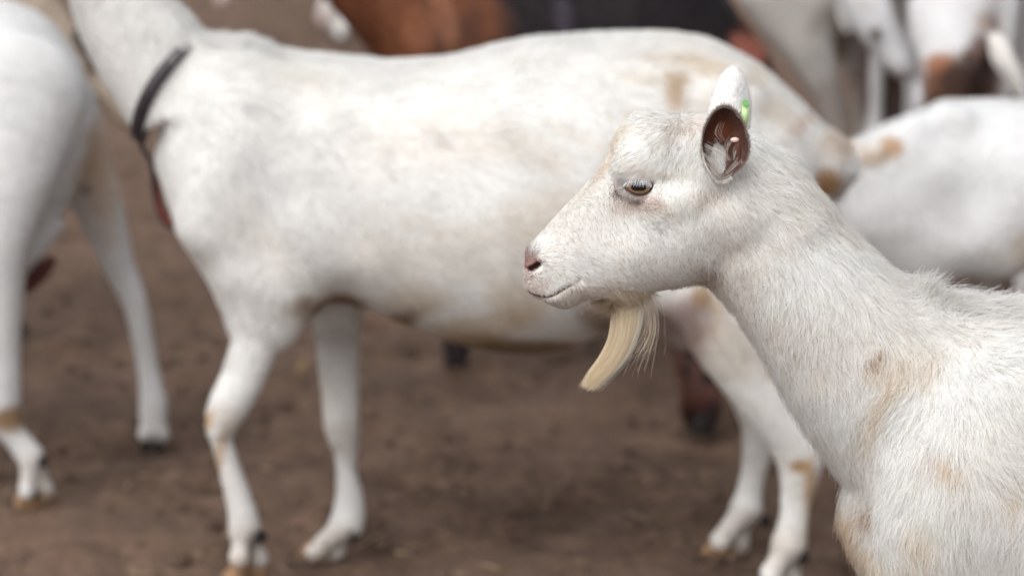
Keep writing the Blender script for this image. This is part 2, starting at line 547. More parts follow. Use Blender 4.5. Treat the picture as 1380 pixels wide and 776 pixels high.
def hoof(parent, p, size, heading, mat, origin, tilt=0.0):
    """one claw of a cloven foot, toe pointing along heading (radians from +X), standing at p"""
    V = []; rings = 7; seg = 14
    for i in range(rings):
        t = i / (rings - 1)
        rx = size * (0.62 - 0.20 * t); ry = size * (0.36 - 0.06 * t)
        for j in range(seg):
            a = 2 * pi * j / seg
            ca, sa = cos(a), sin(a)
            toe = max(ca, 0) ** 2 * 0.34 * size * (1 - t)
            V.append((rx * ca + toe - 0.18 * size * t, ry * sa * (1 - 0.5 * max(ca, 0)), t * size * (1 - .12 * (ca < 0)) + (0.004 * size if i == 0 else 0)))
    V = np.array(V)
    xx = V[:, 0] * cos(tilt) + V[:, 2] * sin(tilt); zz = -V[:, 0] * sin(tilt) + V[:, 2] * cos(tilt)
    V[:, 0], V[:, 2] = xx, zz - zz.min()
    c, s_ = cos(heading), sin(heading)
    V = np.stack([V[:, 0] * c - V[:, 1] * s_ + p[0], V[:, 0] * s_ + V[:, 1] * c + p[1], V[:, 2] + p[2]], 1)
    F = [(i * seg + j, i * seg + (j + 1) % seg, (i + 1) * seg + (j + 1) % seg, (i + 1) * seg + j) for i in range(rings - 1) for j in range(seg)]
    n0 = len(V)
    V = np.vstack([V, V[:seg].mean(0), V[-seg:].mean(0)])
    T = [(n0, (j + 1) % seg, j) for j in range(seg)] + [(n0 + 1, (rings - 1) * seg + j, (rings - 1) * seg + (j + 1) % seg) for j in range(seg)]
    np_mesh("hoof", V, [np.array(F), np.array(T)], mat, parent, origin=origin)

def hoof_pair(parent, p, size, heading, mat, origin, gap=.36):
    for q in (-1, 1):
        hoof(parent, (p[0] - sin(heading) * q * gap * size, p[1] + cos(heading) * q * gap * size, p[2]), size, heading + q * .06, mat, origin)

def foot(f, g, Y, dy, fet, digits, r, mat, origin, dew=None, heading=pi, hs=.030, shade_brown=None):
    """cloven foot: fetlock at picture position fet, each digit (u, v, extra depth) an own toe ending in a horn claw"""
    a = pt(fet[0], fet[1], Y, dy, r * 1.05, r * 1.05 * (Y + dy) / FPX)
    for (u, v, d2) in digits:
        b = pt(u, v, Y, dy + d2, r * .80, r * .80 * (Y + dy) / FPX)
        m = pt((u * .55 + fet[0] * .45), (v * .5 + fet[1] * .5), Y, dy + d2 * .6, r * .72, r * .74 * (Y + dy) / FPX)
        f.chain([a, m, b], k=.006)
        hoof(g, (b[0] - .004, b[1], max(0, b[2] - hs * 1.15)), hs, heading, mat, origin)
    if dew:
        for q in (-1, 1):
            c = pt(dew[0], dew[1], Y, dy + q * .011, 6, .006)
            ball("dewclaw", (c[0], c[1], c[2]), .0085, M_HOOFD, g, origin, nu=10, nv=7, sq=(1.1, .8, 1.2))

def ball(name, c, r, mat, parent, origin, colf=None, nu=32, nv=20, axis=None, sq=(1, 1, 1)):
    V = []
    for i in range(nv + 1):
        th = pi * i / nv
        for j in range(nu):
            ph = 2 * pi * j / nu
            V.append((sin(th) * cos(ph), -cos(th), sin(th) * sin(ph)))
    V = np.array(V)
    col = colf(V) if colf else None
    F = [(i * nu + j, (i + 1) * nu + j, (i + 1) * nu + (j + 1) % nu, i * nu + (j + 1) % nu) for i in range(nv) for j in range(nu)]
    P = V * np.array(sq) * r + np.array(c)
    return np_mesh(name, P, np.array(F)[:, ::-1], mat, parent, col=col, origin=origin)

def eye_col(V):
    x, y, z = V[:, 0], V[:, 1], V[:, 2]        # front pole at -Y
    r = np.sqrt(x * x + z * z)
    C = np.zeros((len(V), 3)); C[:] = (0.055, 0.035, 0.028)
    f = (y < 0)
    m = (1 - smoothstep(.80, .90, r)) * f
    an = np.arctan2(z, x)
    ir = np.array((0.25, 0.145, 0.075))[None, :] * (1 + .12 * np.sin(an * 31) + .10 * np.sin(an * 17 + r * 9))[:, None] * (1 - .45 * smoothstep(.62, .85, r))[:, None]
    C = C * (1 - m[:, None]) + ir * m[:, None]
    q = (np.abs(x) / .54) ** 4 + (np.abs(z - .14) / .38) ** 2.6      # level, round-ended pupil
    p = (1 - smoothstep(.75, 1.1, q)) * f
    return C * (1 - p[:, None]) + np.array((.004, .004, .006)) * p[:, None]

def strip(name, pts, side, half, thick, mat, parent, origin):
    """a strap: pts (n,3) centre line, side (n,3) unit vectors across, with thickness"""
    pts = np.asarray(pts, float); n = len(pts)
    side = np.asarray(side, float); side /= np.linalg.norm(side, axis=1)[:, None]
    tan = np.gradient(pts, axis=0); tan /= np.linalg.norm(tan, axis=1)[:, None] + 1e-9
    nor = np.cross(tan, side); nor /= np.linalg.norm(nor, axis=1)[:, None] + 1e-9
    V = []
    for i in range(n):
        for (a, b) in ((-1, -1), (1, -1), (1.06, 0), (1, 1), (-1, 1), (-1.06, 0)):
            V.append(pts[i] + side[i] * half * a + nor[i] * thick * b)
    F = [(i * 6 + j, i * 6 + (j + 1) % 6, (i + 1) * 6 + (j + 1) % 6, (i + 1) * 6 + j) for i in range(n - 1) for j in range(6)]
    return np_mesh(name, np.array(V), np.array(F), mat, parent, origin=origin)

def L3(rows, Y):
    """leg rows: (u_left, u_right, v, y offset, width factor) measured at the leg's own distance"""
    out = []
    for (ul, ur, v, dy, wf) in rows:
        a = W(ul, v, Y + dy); b = W(ur, v, Y + dy)
        r = abs(b[0] - a[0]) / 2
        out.append(((a[0] + b[0]) / 2, Y + dy, a[2], r, r * wf))
    return out

# ==================================================================================================
# GROUND
# ==================================================================================================
def mat_ground():
    m, n, l, b = new_mat("trodden_earth")
    tc = n.new("ShaderNodeTexCoord")
    def noise(sc, det, rough=0.6):
        t = n.new("ShaderNodeTexNoise"); t.inputs["Scale"].default_value = sc; t.inputs["Detail"].default_value = det
        t.inputs["Roughness"].default_value = rough
        l.new(tc.outputs["Object"], t.inputs[0]); return t
    a = noise(8, 9, 0.75); c = noise(42, 7); d = noise(1.1, 4)
    r = n.new("ShaderNodeValToRGB")
    els = r.color_ramp.elements
    els[0].position = 0.30; els[0].color = (0.050, 0.031, 0.021, 1)
    els[1].position = 0.72; els[1].color = (0.200, 0.130, 0.092, 1)
    e = els.new(0.5); e.color = (0.112, 0.071, 0.050, 1)
    l.new(a.outputs[0], r.inputs[0])
    r2 = n.new("ShaderNodeMapRange"); r2.inputs[1].default_value = 0.35; r2.inputs[2].default_value = 0.65
    r2.inputs[3].default_value = 0.72; r2.inputs[4].default_value = 1.22
    l.new(c.outputs[0], r2.inputs[0])
    mx = n.new("ShaderNodeMixRGB"); mx.blend_type = 'MULTIPLY'; mx.inputs[0].default_value = 1
    l.new(r.outputs[0], mx.inputs[1]); l.new(r2.outputs[0], mx.inputs[2])
    mx2 = n.new("ShaderNodeMixRGB"); mx2.inputs[2].default_value = (0.155, 0.102, 0.076, 1)
    r3 = n.new("ShaderNodeMapRange"); r3.inputs[1].default_value = 0.4; r3.inputs[2].default_value = 0.65; r3.inputs[4].default_value = 0.55
    l.new(d.outputs[0], r3.inputs[0]); l.new(r3.outputs[0], mx2.inputs[0]); l.new(mx.outputs[0], mx2.inputs[1])
    l.new(mx2.outputs[0], b.inputs["Base Color"])
    b.inputs["Roughness"].default_value = 0.9; b.inputs["Specular IOR Level"].default_value = 0.2
    bp = n.new("ShaderNodeBump"); bp.inputs["Strength"].default_value = 0.8; bp.inputs["Distance"].default_value = 0.012
    l.new(c.outputs[0], bp.inputs["Height"]); l.new(bp.outputs[0], b.inputs["Normal"])
    return m

def ground():
    ys = np.concatenate([np.linspace(-60, 1.0, 14)[:-1], np.arange(1.0, 7.0, 0.022), np.arange(7.0, 14, 0.07), np.linspace(14, 400, 30)])
    xs = np.concatenate([np.linspace(-200, -3.2, 20)[:-1], np.arange(-3.2, 3.2, 0.026), np.linspace(3.2, 200, 20)])
    X, Y = np.meshgrid(xs, ys, indexing='ij')
    P = np.stack([X.ravel(), Y.ravel(), np.zeros(X.size)], 1)
    h = 0.011 * nz(P, 6, 41) + 0.009 * nz(P, 17, 42) + 0.008 * np.maximum(nz(P, 42, 43), 0) ** 1.5 + 0.004 * nz(P, 95, 44)
    # hoof prints
    r = np.random.default_rng(5)
    dents = np.zeros(len(P))
    for _ in range(260):
        cx, cy = r.uniform(-1.8, 1.8), r.uniform(2.6, 7)
        q = ((P[:, 0] - cx) ** 2 + ((P[:, 1] - cy)) ** 2) / r.uniform(0.02, 0.035) ** 2
        m = q < 9
        dents[m] += -0.014 * np.exp(-q[m]) + 0.006 * np.exp(-(np.sqrt(q[m]) - 1.7) ** 2 * 3)
    far = np.clip((np.abs(P[:, 0]) - 3) / 2, 0, 1) + np.clip((P[:, 1] - 12) / 4, 0, 1) + np.clip((1.2 - P[:, 1]) / 1, 0, 1)
    P[:, 2] = (h + dents) * np.clip(1 - far, 0, 1) - 0.006
    nx, ny = len(xs), len(ys)
    i, j = np.meshgrid(np.arange(nx - 1), np.arange(ny - 1), indexing='ij')
    i, j = i.ravel(), j.ravel()
    F = np.stack([i * ny + j, (i + 1) * ny + j, (i + 1) * ny + j + 1, i * ny + j + 1], 1)
    o = np_mesh("ground", P, F, mat_ground())
    o["kind"] = "structure"; o["label"] = "trodden brown earth with hoof prints and clods under the goats"
    # loose clods: nobody could count them
    V, T = [], []
    base = np.array([(0, 0, 1), (1, 0, 0), (0, 1, 0), (-1, 0, 0), (0, -1, 0), (.6, .6, .6), (-.6, .6, .6), (-.6, -.6, .6), (.6, -.6, .6)], float)
    fc = [(0, 5, 6), (0, 6, 7), (0, 7, 8), (0, 8, 5), (1, 2, 5), (2, 6, 5), (2, 3, 6), (3, 7, 6), (3, 4, 7), (4, 8, 7), (4, 1, 8), (1, 5, 8)]
    for q in range(5200):
        y = 2.5 + 5.5 * r.uniform() ** 1.2; x = r.uniform(-.30, .30) * y * 1.0
        s_ = 0.003 + 0.013 * r.uniform() ** 4
        b = base * (1 + 0.35 * r.normal(size=(9, 1))) * s_ * np.array((1, 1, .7))
        a = r.uniform(0, 6.28); c, s2 = cos(a), sin(a)
        b = np.stack([b[:, 0] * c - b[:, 1] * s2 + x, b[:, 0] * s2 + b[:, 1] * c + y, b[:, 2] - 0.003], 1)
        n0 = 9 * q; V.append(b); T += [(n0 + f[0], n0 + f[1], n0 + f[2]) for f in fc]
    o = np_mesh("soil_clods", np.concatenate(V), np.array(T), mat_plain("clod_earth", (0.095, 0.062, 0.045), 0.9, 0.15, 0.4, 9))
    o["kind"] = "stuff"; o["label"] = "crumbs and clods of brown soil scattered on the ground"
ground()

def straw_bits():
    r = np.random.default_rng(77); V, F = [], []
    for q in range(420):
        y = 2.8 + 5 * r.uniform(); x = r.uniform(-.26, .26) * y; L = r.uniform(.012, .05); w = r.uniform(.0008, .0018); a = r.uniform(0, 6.28)
        d = np.array((cos(a), sin(a), r.normal() * .12)); n = np.array((-sin(a), cos(a), 0)) * w; c = np.array((x, y, .006 + r.uniform(0, .006)))
        b = [c - d * L / 2 - n, c - d * L / 2 + n, c + d * L / 2 + n, c + d * L / 2 - n]
        V += b + [p + np.array((0, 0, w * 1.4)) for p in b]; o = 8 * q
        F += [(o, o + 1, o + 2, o + 3), (o + 7, o + 6, o + 5, o + 4), (o, o + 4, o + 5, o + 1), (o + 1, o + 5, o + 6, o + 2), (o + 2, o + 6, o + 7, o + 3), (o + 3, o + 7, o + 4, o)]
    ob = np_mesh("straw_bits", np.array(V), np.array(F), mat_plain("old_straw", (0.26, 0.19, 0.12), 0.8, 0.2, 0.4, 9), smooth=False)
    ob["kind"] = "stuff"; ob["label"] = "trampled bits of old straw lying on the brown soil"
straw_bits()

def dry_leaf():
    c = WG(407, 516)
    n = 9; V = []
    for i in range(n):
        t = i / (n - 1)
        w = 0.012 * sin(pi * min(1, t * 0.95 + 0.04)) + 0.001
        for s_ in (-1, 0, 1):
            V.append((c[0] + (t - .5) * 0.012 + s_ * w * 0.9, c[1] + s_ * w * .4, 0.012 + 0.034 * t + abs(s_) * 0.004))
    V = np.array(V); V = (V - V.mean(0)) * .72 + V.mean(0); V2 = V + np.array((0.0, 0.0008, 0.0006))
    F = []
    for i in range(n - 1):
        for j in range(2):
            a = i * 3 + j
            F.append((a, a + 1, a + 4, a + 3)); F.append(tuple(x + 3 * n for x in (a + 3, a + 4, a + 1, a)))
    o = np_mesh("dry_leaf", np.vstack([V, V2]), np.array(F), M_STRAW)
    o["label"] = "small yellow dry leaf on the earth between the forelegs of the collared goat"; o["category"] = "leaf"
dry_leaf()

# ==================================================================================================
# FRONT GOAT
# ==================================================================================================
def front_goat():
    Y = 2.30
    OX, OZ = XZ((1700, 600), Y)
    origin = (OX, Y, 0.0)
    g = root_empty("goat", origin, "nearest white goat, in focus, head in profile with cream beard and amber eye", "goat", "herd of goats in the yard")
    q = lambda pts: [XZ(p, Y) for p in pts]
    x0 = XZ((690, 400), Y)[0]; x1 = XZ((1020, 400), Y)[0]; x2 = XZ((1400, 400), Y)[0]; x3 = XZ((2480, 400), Y)[0]
    zt = XZ((800, 60), Y)[1]; zh = XZ((800, 425), Y)[1]; zb = XZ((800, 800), Y)[1]
    xs = axis_grid([(x0 - .01, x1, .0016), (x1, x2, .003), (x2, x3 + .03, .012)])
    zs = axis_grid([(-.01, zb, .010), (zb, zh, .0032), (zh, zt, .0016)])
    ys = axis_grid([(-.22, -.09, .004), (-.09, .0, .0019), (0, .09, .0026), (.09, .22, .008)]) + Y
    f = Field(xs, ys, zs)
    # barrel
    f.profile(*q([(1130, 690), (2400, 690)]),
              q([(1139, 690), (1143, 655), (1160, 590), (1195, 500), (1235, 445), (1285, 434), (1340, 437), (1400, 446), (1500, 452), (1800, 455), (2100, 440), (2300, 475), (2400, 600)]),
              q([(1139, 692), (1146, 722), (1158, 748), (1175, 785), (1215, 860), (1300, 920), (1600, 985), (1900, 975), (2150, 930), (2300, 850), (2400, 640)]),
              [(*XZ(p, Y), w) for p, w in (((1139, 690), .012), ((1150, 690), .035), ((1180, 690), .068), ((1250, 690), .098), ((1350, 690), .122), ((1600, 700), .175), ((1900, 700), .19), ((2200, 690), .14), ((2390, 690), .06))],
              y0=Y, k=.03, p=2.2)
    # neck
    f.profile(*q([(930, 250), (1260, 600)]),
              q([(962, 176), (985, 178), (1010, 187), (1040, 210), (1085, 258), (1140, 315), (1200, 372), (1250, 410), (1300, 440), (1420, 540)]),
              q([(905, 340), (932, 366), (959, 388), (989, 420), (1017, 460), (1042, 500), (1062, 536), (1088, 576), (1115, 612), (1137, 641), (1156, 663), (1190, 705), (1260, 780)]),
              [(*XZ(p, Y), w) for p, w in (((930, 250), .006), ((955, 275), .030), ((990, 300), .043), ((1040, 360), .050), ((1100, 430), .060), ((1160, 500), .072), ((1220, 570), .080), ((1280, 640), .05), ((1310, 680), .005))],
              y0=Y, k=.020, p=2.0)
    # head
    f.profile(*q([(700, 378), (1000, 238)]),
              q([(706.5, 383), (705, 372), (706, 360), (710, 347), (716, 335), (725, 320), (743, 300), (763, 279), (783, 258), (802, 237), (817, 217), (826, 200), (833, 182), (847, 165), (866, 153), (885, 152), (905, 157), (930, 158), (955, 160), (985, 172), (1005, 190)]),
              q([(706.5, 385), (711, 392), (719, 398), (730, 402), (744, 409), (758, 413), (772, 410), (788, 403), (815, 400), (845, 396), (880, 390), (912, 383), (940, 375), (962, 362), (985, 340), (1010, 300)]),
              [(*XZ(p, Y), w) for p, w in (((706, 378), .010), ((712, 376), .019), ((724, 371), .026), ((740, 363), .0285), ((765, 350), .0285), ((800, 330), .033), ((840, 305), .043), ((875, 285), .050), ((920, 270), .052), ((960, 255), .047), ((1000, 240), .038))],
              y0=Y, k=.016, p=2.25, mid=.46)
    # poll and nape
    f.chain([(*[XZ((945, 212), Y)[0], Y, XZ((945, 212), Y)[1]], .031, .030), (XZ((985, 216), Y)[0], Y, XZ((985, 216), Y)[1], .029, .034), (XZ((1025, 246), Y)[0], Y, XZ((1025, 246), Y)[1], .030, .036), (XZ((1060, 290), Y)[0], Y, XZ((1060, 290), Y)[1], .030, .036)], k=.02)
    # brow, cheek, poll, ear roots
    for s_ in (-1, 1):
        B = lambda u, v, dy, ru, ry, k=.012: f.chain([(XZ((u, v), Y - dy)[0], Y + s_ * dy, XZ((u, v), Y - dy)[1], ru, ry), (XZ((u + 1, v), Y - dy)[0], Y + s_ * dy, XZ((u, v), Y - dy)[1], ru, ry)], k=k)
        B(862, 226, .036, .020, .016, .022)       # brow ridge
        B(905, 316, .026, .032, .022, .03)        # masseter
        B(885, 275, .040, .014, .010, .02)        # cheek bone
        f.chain([(*[XZ((880, 272), Y - .045)[0], Y + s_ * .042, XZ((880, 272), Y - .045)[1]], .007, .005), (*[XZ((930, 262), Y - .045)[0], Y + s_ * .043, XZ((930, 262), Y - .045)[1]], .006, .005)], k=.022)
        B(958, 226, .036, .016, .014, .018)       # ear root
        B(985, 290, .032, .020, .016, .024)       # wing of the jaw
        # muzzle pad / nostril wing
        B(733, 352, .015, .014, .010, .012)
        B(722, 350, .013, .0085, .0075, .006)
    # hollow under the eye and in front of it
    for s_ in (-1, 1):
        def carve(u, v, dy, r, ry, k):
            x, z = XZ((u, v), Y - dy)
            f.chain([(x, Y + s_ * dy, z, r, ry), (x + .001, Y + s_ * dy, z, r, ry)], k=k, sub=True)
        carve(812, 300, .062, .024, .020, .03)
        carve(905, 225, .074, .018, .018, .03)
    f.chain([pt(1235, 432, Y, 0, 16, .03), pt(1300, 452, Y, 0, 16, .036), pt(1400, 462, Y, 0, 18, .042)], k=.03)
    # shoulder, withers, point of the shoulder, brisket
    for s_ in (-1, 1):
        f.chain([(*[XZ((1340, 530), Y)[0], Y + s_ * .070, XZ((1340, 530), Y)[1]], .05, .035), (XZ((1262, 640), Y)[0], Y + s_ * .080, XZ((1262, 640), Y)[1], .055, .035),
                 (XZ((1228, 715), Y)[0], Y + s_ * .068, XZ((1228, 715), Y)[1], .045, .035)], k=.05)
        # legs, below the frame
        lx = XZ((1290, 900), Y)[0]
        f.chain([(lx, Y + s_ * .085, .40, .06, .045), (lx + .03, Y + s_ * .085, .30, .036, .03), (lx + .01, Y + s_ * .08, .19, .024, .022), (lx + .01, Y + s_ * .08, .10, .014, .014),
                 (lx + .005, Y + s_ * .08, .05, .018, .018), (lx - .01, Y + s_ * .08, .025, .016, .018)], k=.03)
        rx = XZ((2270, 900), Y)[0]
        f.chain([(rx - .02, Y + s_ * .08, .50, .10, .05), (rx - .05, Y + s_ * .09, .38, .07, .045), (rx + .03, Y + s_ * .09, .25, .028, .024), (rx + .02, Y + s_ * .09, .13, .016, .016),
                 (rx, Y + s_ * .09, .05, .018, .018), (rx - .015, Y + s_ * .09, .025, .016, .018)], k=.03)
    tx = XZ((2400, 540), Y)
    f.chain([(tx[0] - .03, Y, tx[1] + .0, .025, .025), (tx[0] + .03, Y, tx[1] + .05, .018, .02), (tx[0] + .05, Y, tx[1] + .10, .008, .01)], k=.03)

    # ---- eye sockets (both sides), nostrils, mouth
    ys_ = Y - .045
    for _ in range(3):
        EX, EZ = XZ((860.5, 251.5), ys_)
        ys_ = f.near_y(EX, EZ)
    ey = ys_ + 0.0085            # eyeball centre
    ER = 0.0142
    eyes = []
    for s_ in (-1, 1):
        yc = Y + (Y - ey) * -1 if s_ < 0 else Y + (Y - ey)
        yc = ey if s_ < 0 else 2 * Y - ey
        eyes.append((EX, yc, EZ, s_))
        f.chain([(EX - .003, yc, EZ, .0125, .016), (EX + .003, yc, EZ, .0125, .016)], k=.003, sub=True)
    for s_ in (-1, 1):
        pts = []
        for (u, v, ru, dd) in ((709, 363, 2.6, .010), (716, 361, 3.6, .013), (723, 357, 4.4, .0165), (727, 353, 3.6, .0185)):
            x, z = XZ((u, v), Y - dd)
            yy = f.near_y(x, z)
            if yy is None: yy = Y - dd
            yn = yy + .002
            if s_ > 0: yn = 2 * Y - yn
            pts.append((x, yn, z, ru * Y / FPX, .006))
        f.chain(pts, k=.002, sub=True)
    MOUTH = [(713, 397), (722, 400), (733, 400.5), (744, 397), (756, 390), (768, 382), (776, 375.5), (780, 372)]
    MOUTH = [XZ(p, Y - .024) for p in MOUTH]
    f.groove(MOUTH, .0010, .0028); mq = cr(MOUTH, 2)
    V, Q = f.surface(relax=1)
    # eyelid-side colour etc
    white = (0.95, 0.93, 0.895)
    tan = (0.62, 0.42, 0.24); cream = (0.72, 0.56, 0.38); pink = (0.50, 0.27, 0.22); grey = (0.30, 0.29, 0.30)
    coat = [
        # bridge of the nose and forehead fringe
        (806, 228, 24, 7, 50, tan, .55), (830, 192, 28, 6, 56, cream, .55), (775, 260, 20, 4, 48, cream, .45), (858, 172, 16, 4, -30, cream, .4),
        
        # nose leather
        (712, 353, 11, 13, 0, (.42, .22, .18), .9), (717, 343, 6, 5, 0, (.36, .33, .35), .6), (711, 345, 3, 3, 0, grey, .7), (722, 338, 4, 3, 0, (.4, .4, .42), .5), (711, 372, 7, 9, 0, (.52, .37, .32), .7), (722, 388, 18, 10, 20, (.60, .47, .42), .6), (708, 384, 6, 10, 0, (.6, .47, .42), .5),
        (718, 339, 5, 5, 0, (.33, .34, .38), .5), (712, 371, 4, 4, 0, grey, .5), (728, 376, 4, 4, 0, grey, .35),
        (722, 401, 18, 4, -8, (.42, .32, .28), .6), (760, 388, 26, 3, 30, (.45, .36, .32), .4), (790, 392, 40, 9, 12, (.60, .50, .42), .55),
        (745, 408, 20, 6, 5, (.5, .42, .37), .5),
        # round the eye
        (835, 257, 13, 3.4, 47, (.13, .07, .06), 1), (838, 249, 7, 4, 20, (.35, .20, .17), .7), (843, 238, 11, 5, 40, (.42, .40, .42), .5),
        (868, 222, 17, 5, -15, (.50, .34, .24), .35), (873, 272, 18, 7, 5, (.58, .40, .34), .5), (860, 274, 24, 10, 0, (.66, .55, .50), .5), (835, 275, 14, 10, 0, (.66, .56, .50), .4),
        (892, 282, 14, 6, 0, (.60, .52, .42), .4),
        # horn bud scar, pale skin
        (918, 170, 20, 6, -12, (.52, .42, .37), .7), (934, 166, 9, 3, -50, (.72, .48, .38), .8), (906, 178, 15, 4, -8, (.42, .37, .34), .6),
        # by the ear
        (905, 228, 26, 7, 0, (.60, .48, .36), .5), (948, 262, 26, 10, 0, (.66, .52, .44), .3), (965, 262, 20, 7, 10, (.48, .36, .30), .4), (955, 370, 30, 14, -20, (.45, .36, .30), .45),
        (1002, 366, 7, 10, 0, (.50, .44, .46), .55),
        # shoulder and chest
        (1184, 466, 13, 8, 60, (.40, .25, .15), .95), (1180, 480, 12, 22, 0, tan, .4), (1212, 495, 22, 36, -10, cream, .32), (1192, 540, 15, 46, -28, cream, .40),
        (1250, 490, 14, 26, 0, (.74, .56, .42), .3), (1276, 612, 20, 6, -35, tan, .65), (1258, 602, 10, 6, -20, (.60, .46, .46), .6), (1174, 682, 6, 14, -25, (.45, .27, .16), .95),
        (1144, 700, 16, 46, 12, (.66, .47, .29), .75), (1165, 745, 28, 28, 0, cream, .6), (1210, 765, 34, 16, 20, cream, .6), (1240, 715, 22, 24, 0, cream, .3), 
        (1102, 497, 7, 10, 0, cream, .4), (1046, 437, 5, 16, 0, cream, .22), (1356, 660, 8, 20, 0, cream, .4),
    ]
    colf = patches_fn(white, coat, Y, seed=1, mott=.03, mcol=(.72, .64, .55), mcs=.28, mfreq=14)
    def skinf(P):
        C = colf(P)
        # darker colour inside eye socket, nostril and mouth
        d = np.sqrt((P[:, 0] - EX) ** 2 + (P[:, 2] - EZ) ** 2)
        m = (1 - smoothstep(.008, .014, d)) * (np.abs(P[:, 1] - Y) > .012)
        C = C * (1 - m[:, None]) + np.array((.09, .055, .045)) * m[:, None]
        return C
    C = skinf(V) * np.array((.80, .77, .75))
    for i in range(len(mq) - 1):
        A, B = mq[i], mq[i + 1]; ab = B - A
        t = np.clip(((V[:, 0] - A[0]) * ab[0] + (V[:, 2] - A[1]) * ab[1]) / (ab @ ab), 0, 1)
        dm = np.hypot(V[:, 0] - A[0] - t * ab[0], V[:, 2] - A[1] - t * ab[1]); m = 1 - smoothstep(.0012, .0026, dm)
        C = C * (1 - m[:, None]) + np.array((.11, .07, .06)) * m[:, None]
    # shade of the nostril cavity, painted into the colour
    for (u, v) in ((716, 361), (722, 358), (727, 354)):
        un, vn = side_uv(V, Y, True); d = np.hypot(un - u, vn - v) * Y / FPX
        m = (1 - smoothstep(.0022, .0045, d)); C = C * (1 - m[:, None]) + np.array((.05, .018, .014)) * m[:, None]
    Nn = v_normals(V, Q)
    np_mesh("body", V, Q, M_SKIN, g, col=C, origin=origin)

    # ---- coat
    sc = Y / FPX * 1.02
    def uv(P):
        return side_uv(P, Y, True)
    arrows = [(712, 340, .6, -.3), (730, 325, 1, .1), (755, 300, 1, .5), (790, 265, 1, .4), (812, 235, .8, .2), (745, 345, 1, .5), (740, 380, 1, .7), (770, 320, .8, .8), (800, 300, .5, .9), (825, 285, .3, 1),
              (800, 350, 1, .9), (790, 390, .6, 1), (760, 405, .2, 1), (830, 385, .7, .9), (840, 340, .9, .8), (870, 300, 1, .35), (880, 280, 1, .1), (862, 268, .1, 1), (840, 262, -.2, 1), (900, 330, .5, 1), (930, 350, .4, 1),
              (880, 375, .7, .8), (830, 235, -.5, .6), (850, 235, -.8, .35), (875, 232, -.8, .2), (890, 245, -.5, .6), (905, 262, .3, 1), (835, 190, -.5, 1), (822, 210, -.55, 1), (850, 170, -1, .45), (870, 160, -1, .15), (860, 200, -1, .55), (880, 185, -.7, .7),
              (892, 205, -.3, 1), (905, 200, .1, 1), (920, 205, -.35, 1), (940, 185, -.6, 1), (945, 165, .8, .3), (925, 235, .0, 1), (945, 215, -.15, 1), (945, 280, .2, 1), (960, 320, .2, 1), (960, 355, .3, 1),
              (985, 270, .4, 1), (1010, 230, .8, 1), (1040, 225, 1, 1), (1010, 300, .3, 1), (1060, 330, .5, 1), (1080, 270, 1, .95), (1140, 320, 1, .95), (1000, 380, .15, 1), (1050, 420, .1, 1), (1100, 450, -.05, 1), (1120, 380, .5, 1),
              (1170, 370, 1, .9), (1160, 420, .15, 1), (1050, 510, .3, 1), (1110, 560, .2, 1), (1130, 630, .35, 1), (1100, 600, .5, 1), (1180, 480, -.35, 1), (1200, 530, -.5, 1), (1170, 580, -.35, 1), (1190, 415, .8, .8), (1240, 400, 1, .3), (1300, 415, 1, .2), (1380, 440, 1, .1),
              (1240, 440, .7, .7), (1250, 500, .0, 1), (1300, 470, .5, 1), (1350, 455, 1, .4), (1340, 530, .5, 1), (1240, 600, -.1, 1), (1160, 690, -.5, 1), (1145, 720, -.3, 1), (1200, 680, -.25, 1), (1260, 700, -.02, 1), (1350, 700, .25, 1), (1380, 620, .35, 1), (1200, 760, -.1, 1),
              (1600, 650, .8, 1), (2000, 650, .8, 1), (2300, 650, .5, 1)]
    fl = flow_fn(arrows, Y, 3.2)
    def dens(P, N):
        u, v = uv(P)
        inside = (u < 1430) & (v < 815)
        near = N[:, 1] < .45
        d = np.where(inside & near, 1.0, np.where(inside, .18, .05))
        hd = (u < 960) & (v < 420)
        d = d * np.where(hd & inside, 2.3, 1.0)
        d = d * np.where(hd & (np.abs(P[:, 1] - Y) < .014) & (v > 300) & (v < 396) & (u < 722), .6, 1)
        # bare skin: eye opening, nostril
        de = np.sqrt(((P[:, 0] - EX) / .0185) ** 2 + ((P[:, 2] - EZ) / .0135) ** 2)
        d = d * smoothstep(.62, .85, de)
        dn = np.sqrt(((u - 718) / 14) ** 2 + ((v - 359) / 9) ** 2)
        d = d * np.where(hd, smoothstep(.7, 1.1, dn), 1)
        for i in range(len(mq) - 1):
            A, B = mq[i], mq[i + 1]; ab = B - A
            t = np.clip(((P[:, 0] - A[0]) * ab[0] + (P[:, 2] - A[1]) * ab[1]) / (ab @ ab), 0, 1)
            dm = np.hypot(P[:, 0] - A[0] - t * ab[0], P[:, 2] - A[1] - t * ab[1])
            d = d * smoothstep(.0024, .0032, dm)
        return d
    def length(P, N):
        u, v = uv(P)
        L = np.full(len(P), .0135)
        hx = smoothstep(700, 800, u)
        headL = .0022 + .0058 * hx + .003 * smoothstep(240, 170, v)
        hm = 1 - smoothstep(930, 1030, u + (v - 300) * .15)
        L = headL * hm + L * (1 - hm)
        L += .008 * smoothstep(1010, 1090, u) * (1 - hm)
        L += .008 * smoothstep(1120, 1240, u) * smoothstep(540, 700, v)
        L += .004 * smoothstep(.55, .95, N[:, 2]) * (1 - hm)
        L *= np.where((u > 890) & (u < 955) & (v > 175) & (v < 225), 1.8, 1)
        de = np.sqrt(((P[:, 0] - EX) / .03) ** 2 + ((P[:, 2] - EZ) / .022) ** 2)
        L *= .45 + .55 * smoothstep(.7, 1.6, de)
        mo = np.sqrt(((u - 745) / 42) ** 2 + ((v - 395) / 18) ** 2)
        L *= .55 + .45 * smoothstep(.6, 1.3, mo)
        L = np.where((u > 1430) | (v > 815), L * 2.2, L)
        return L
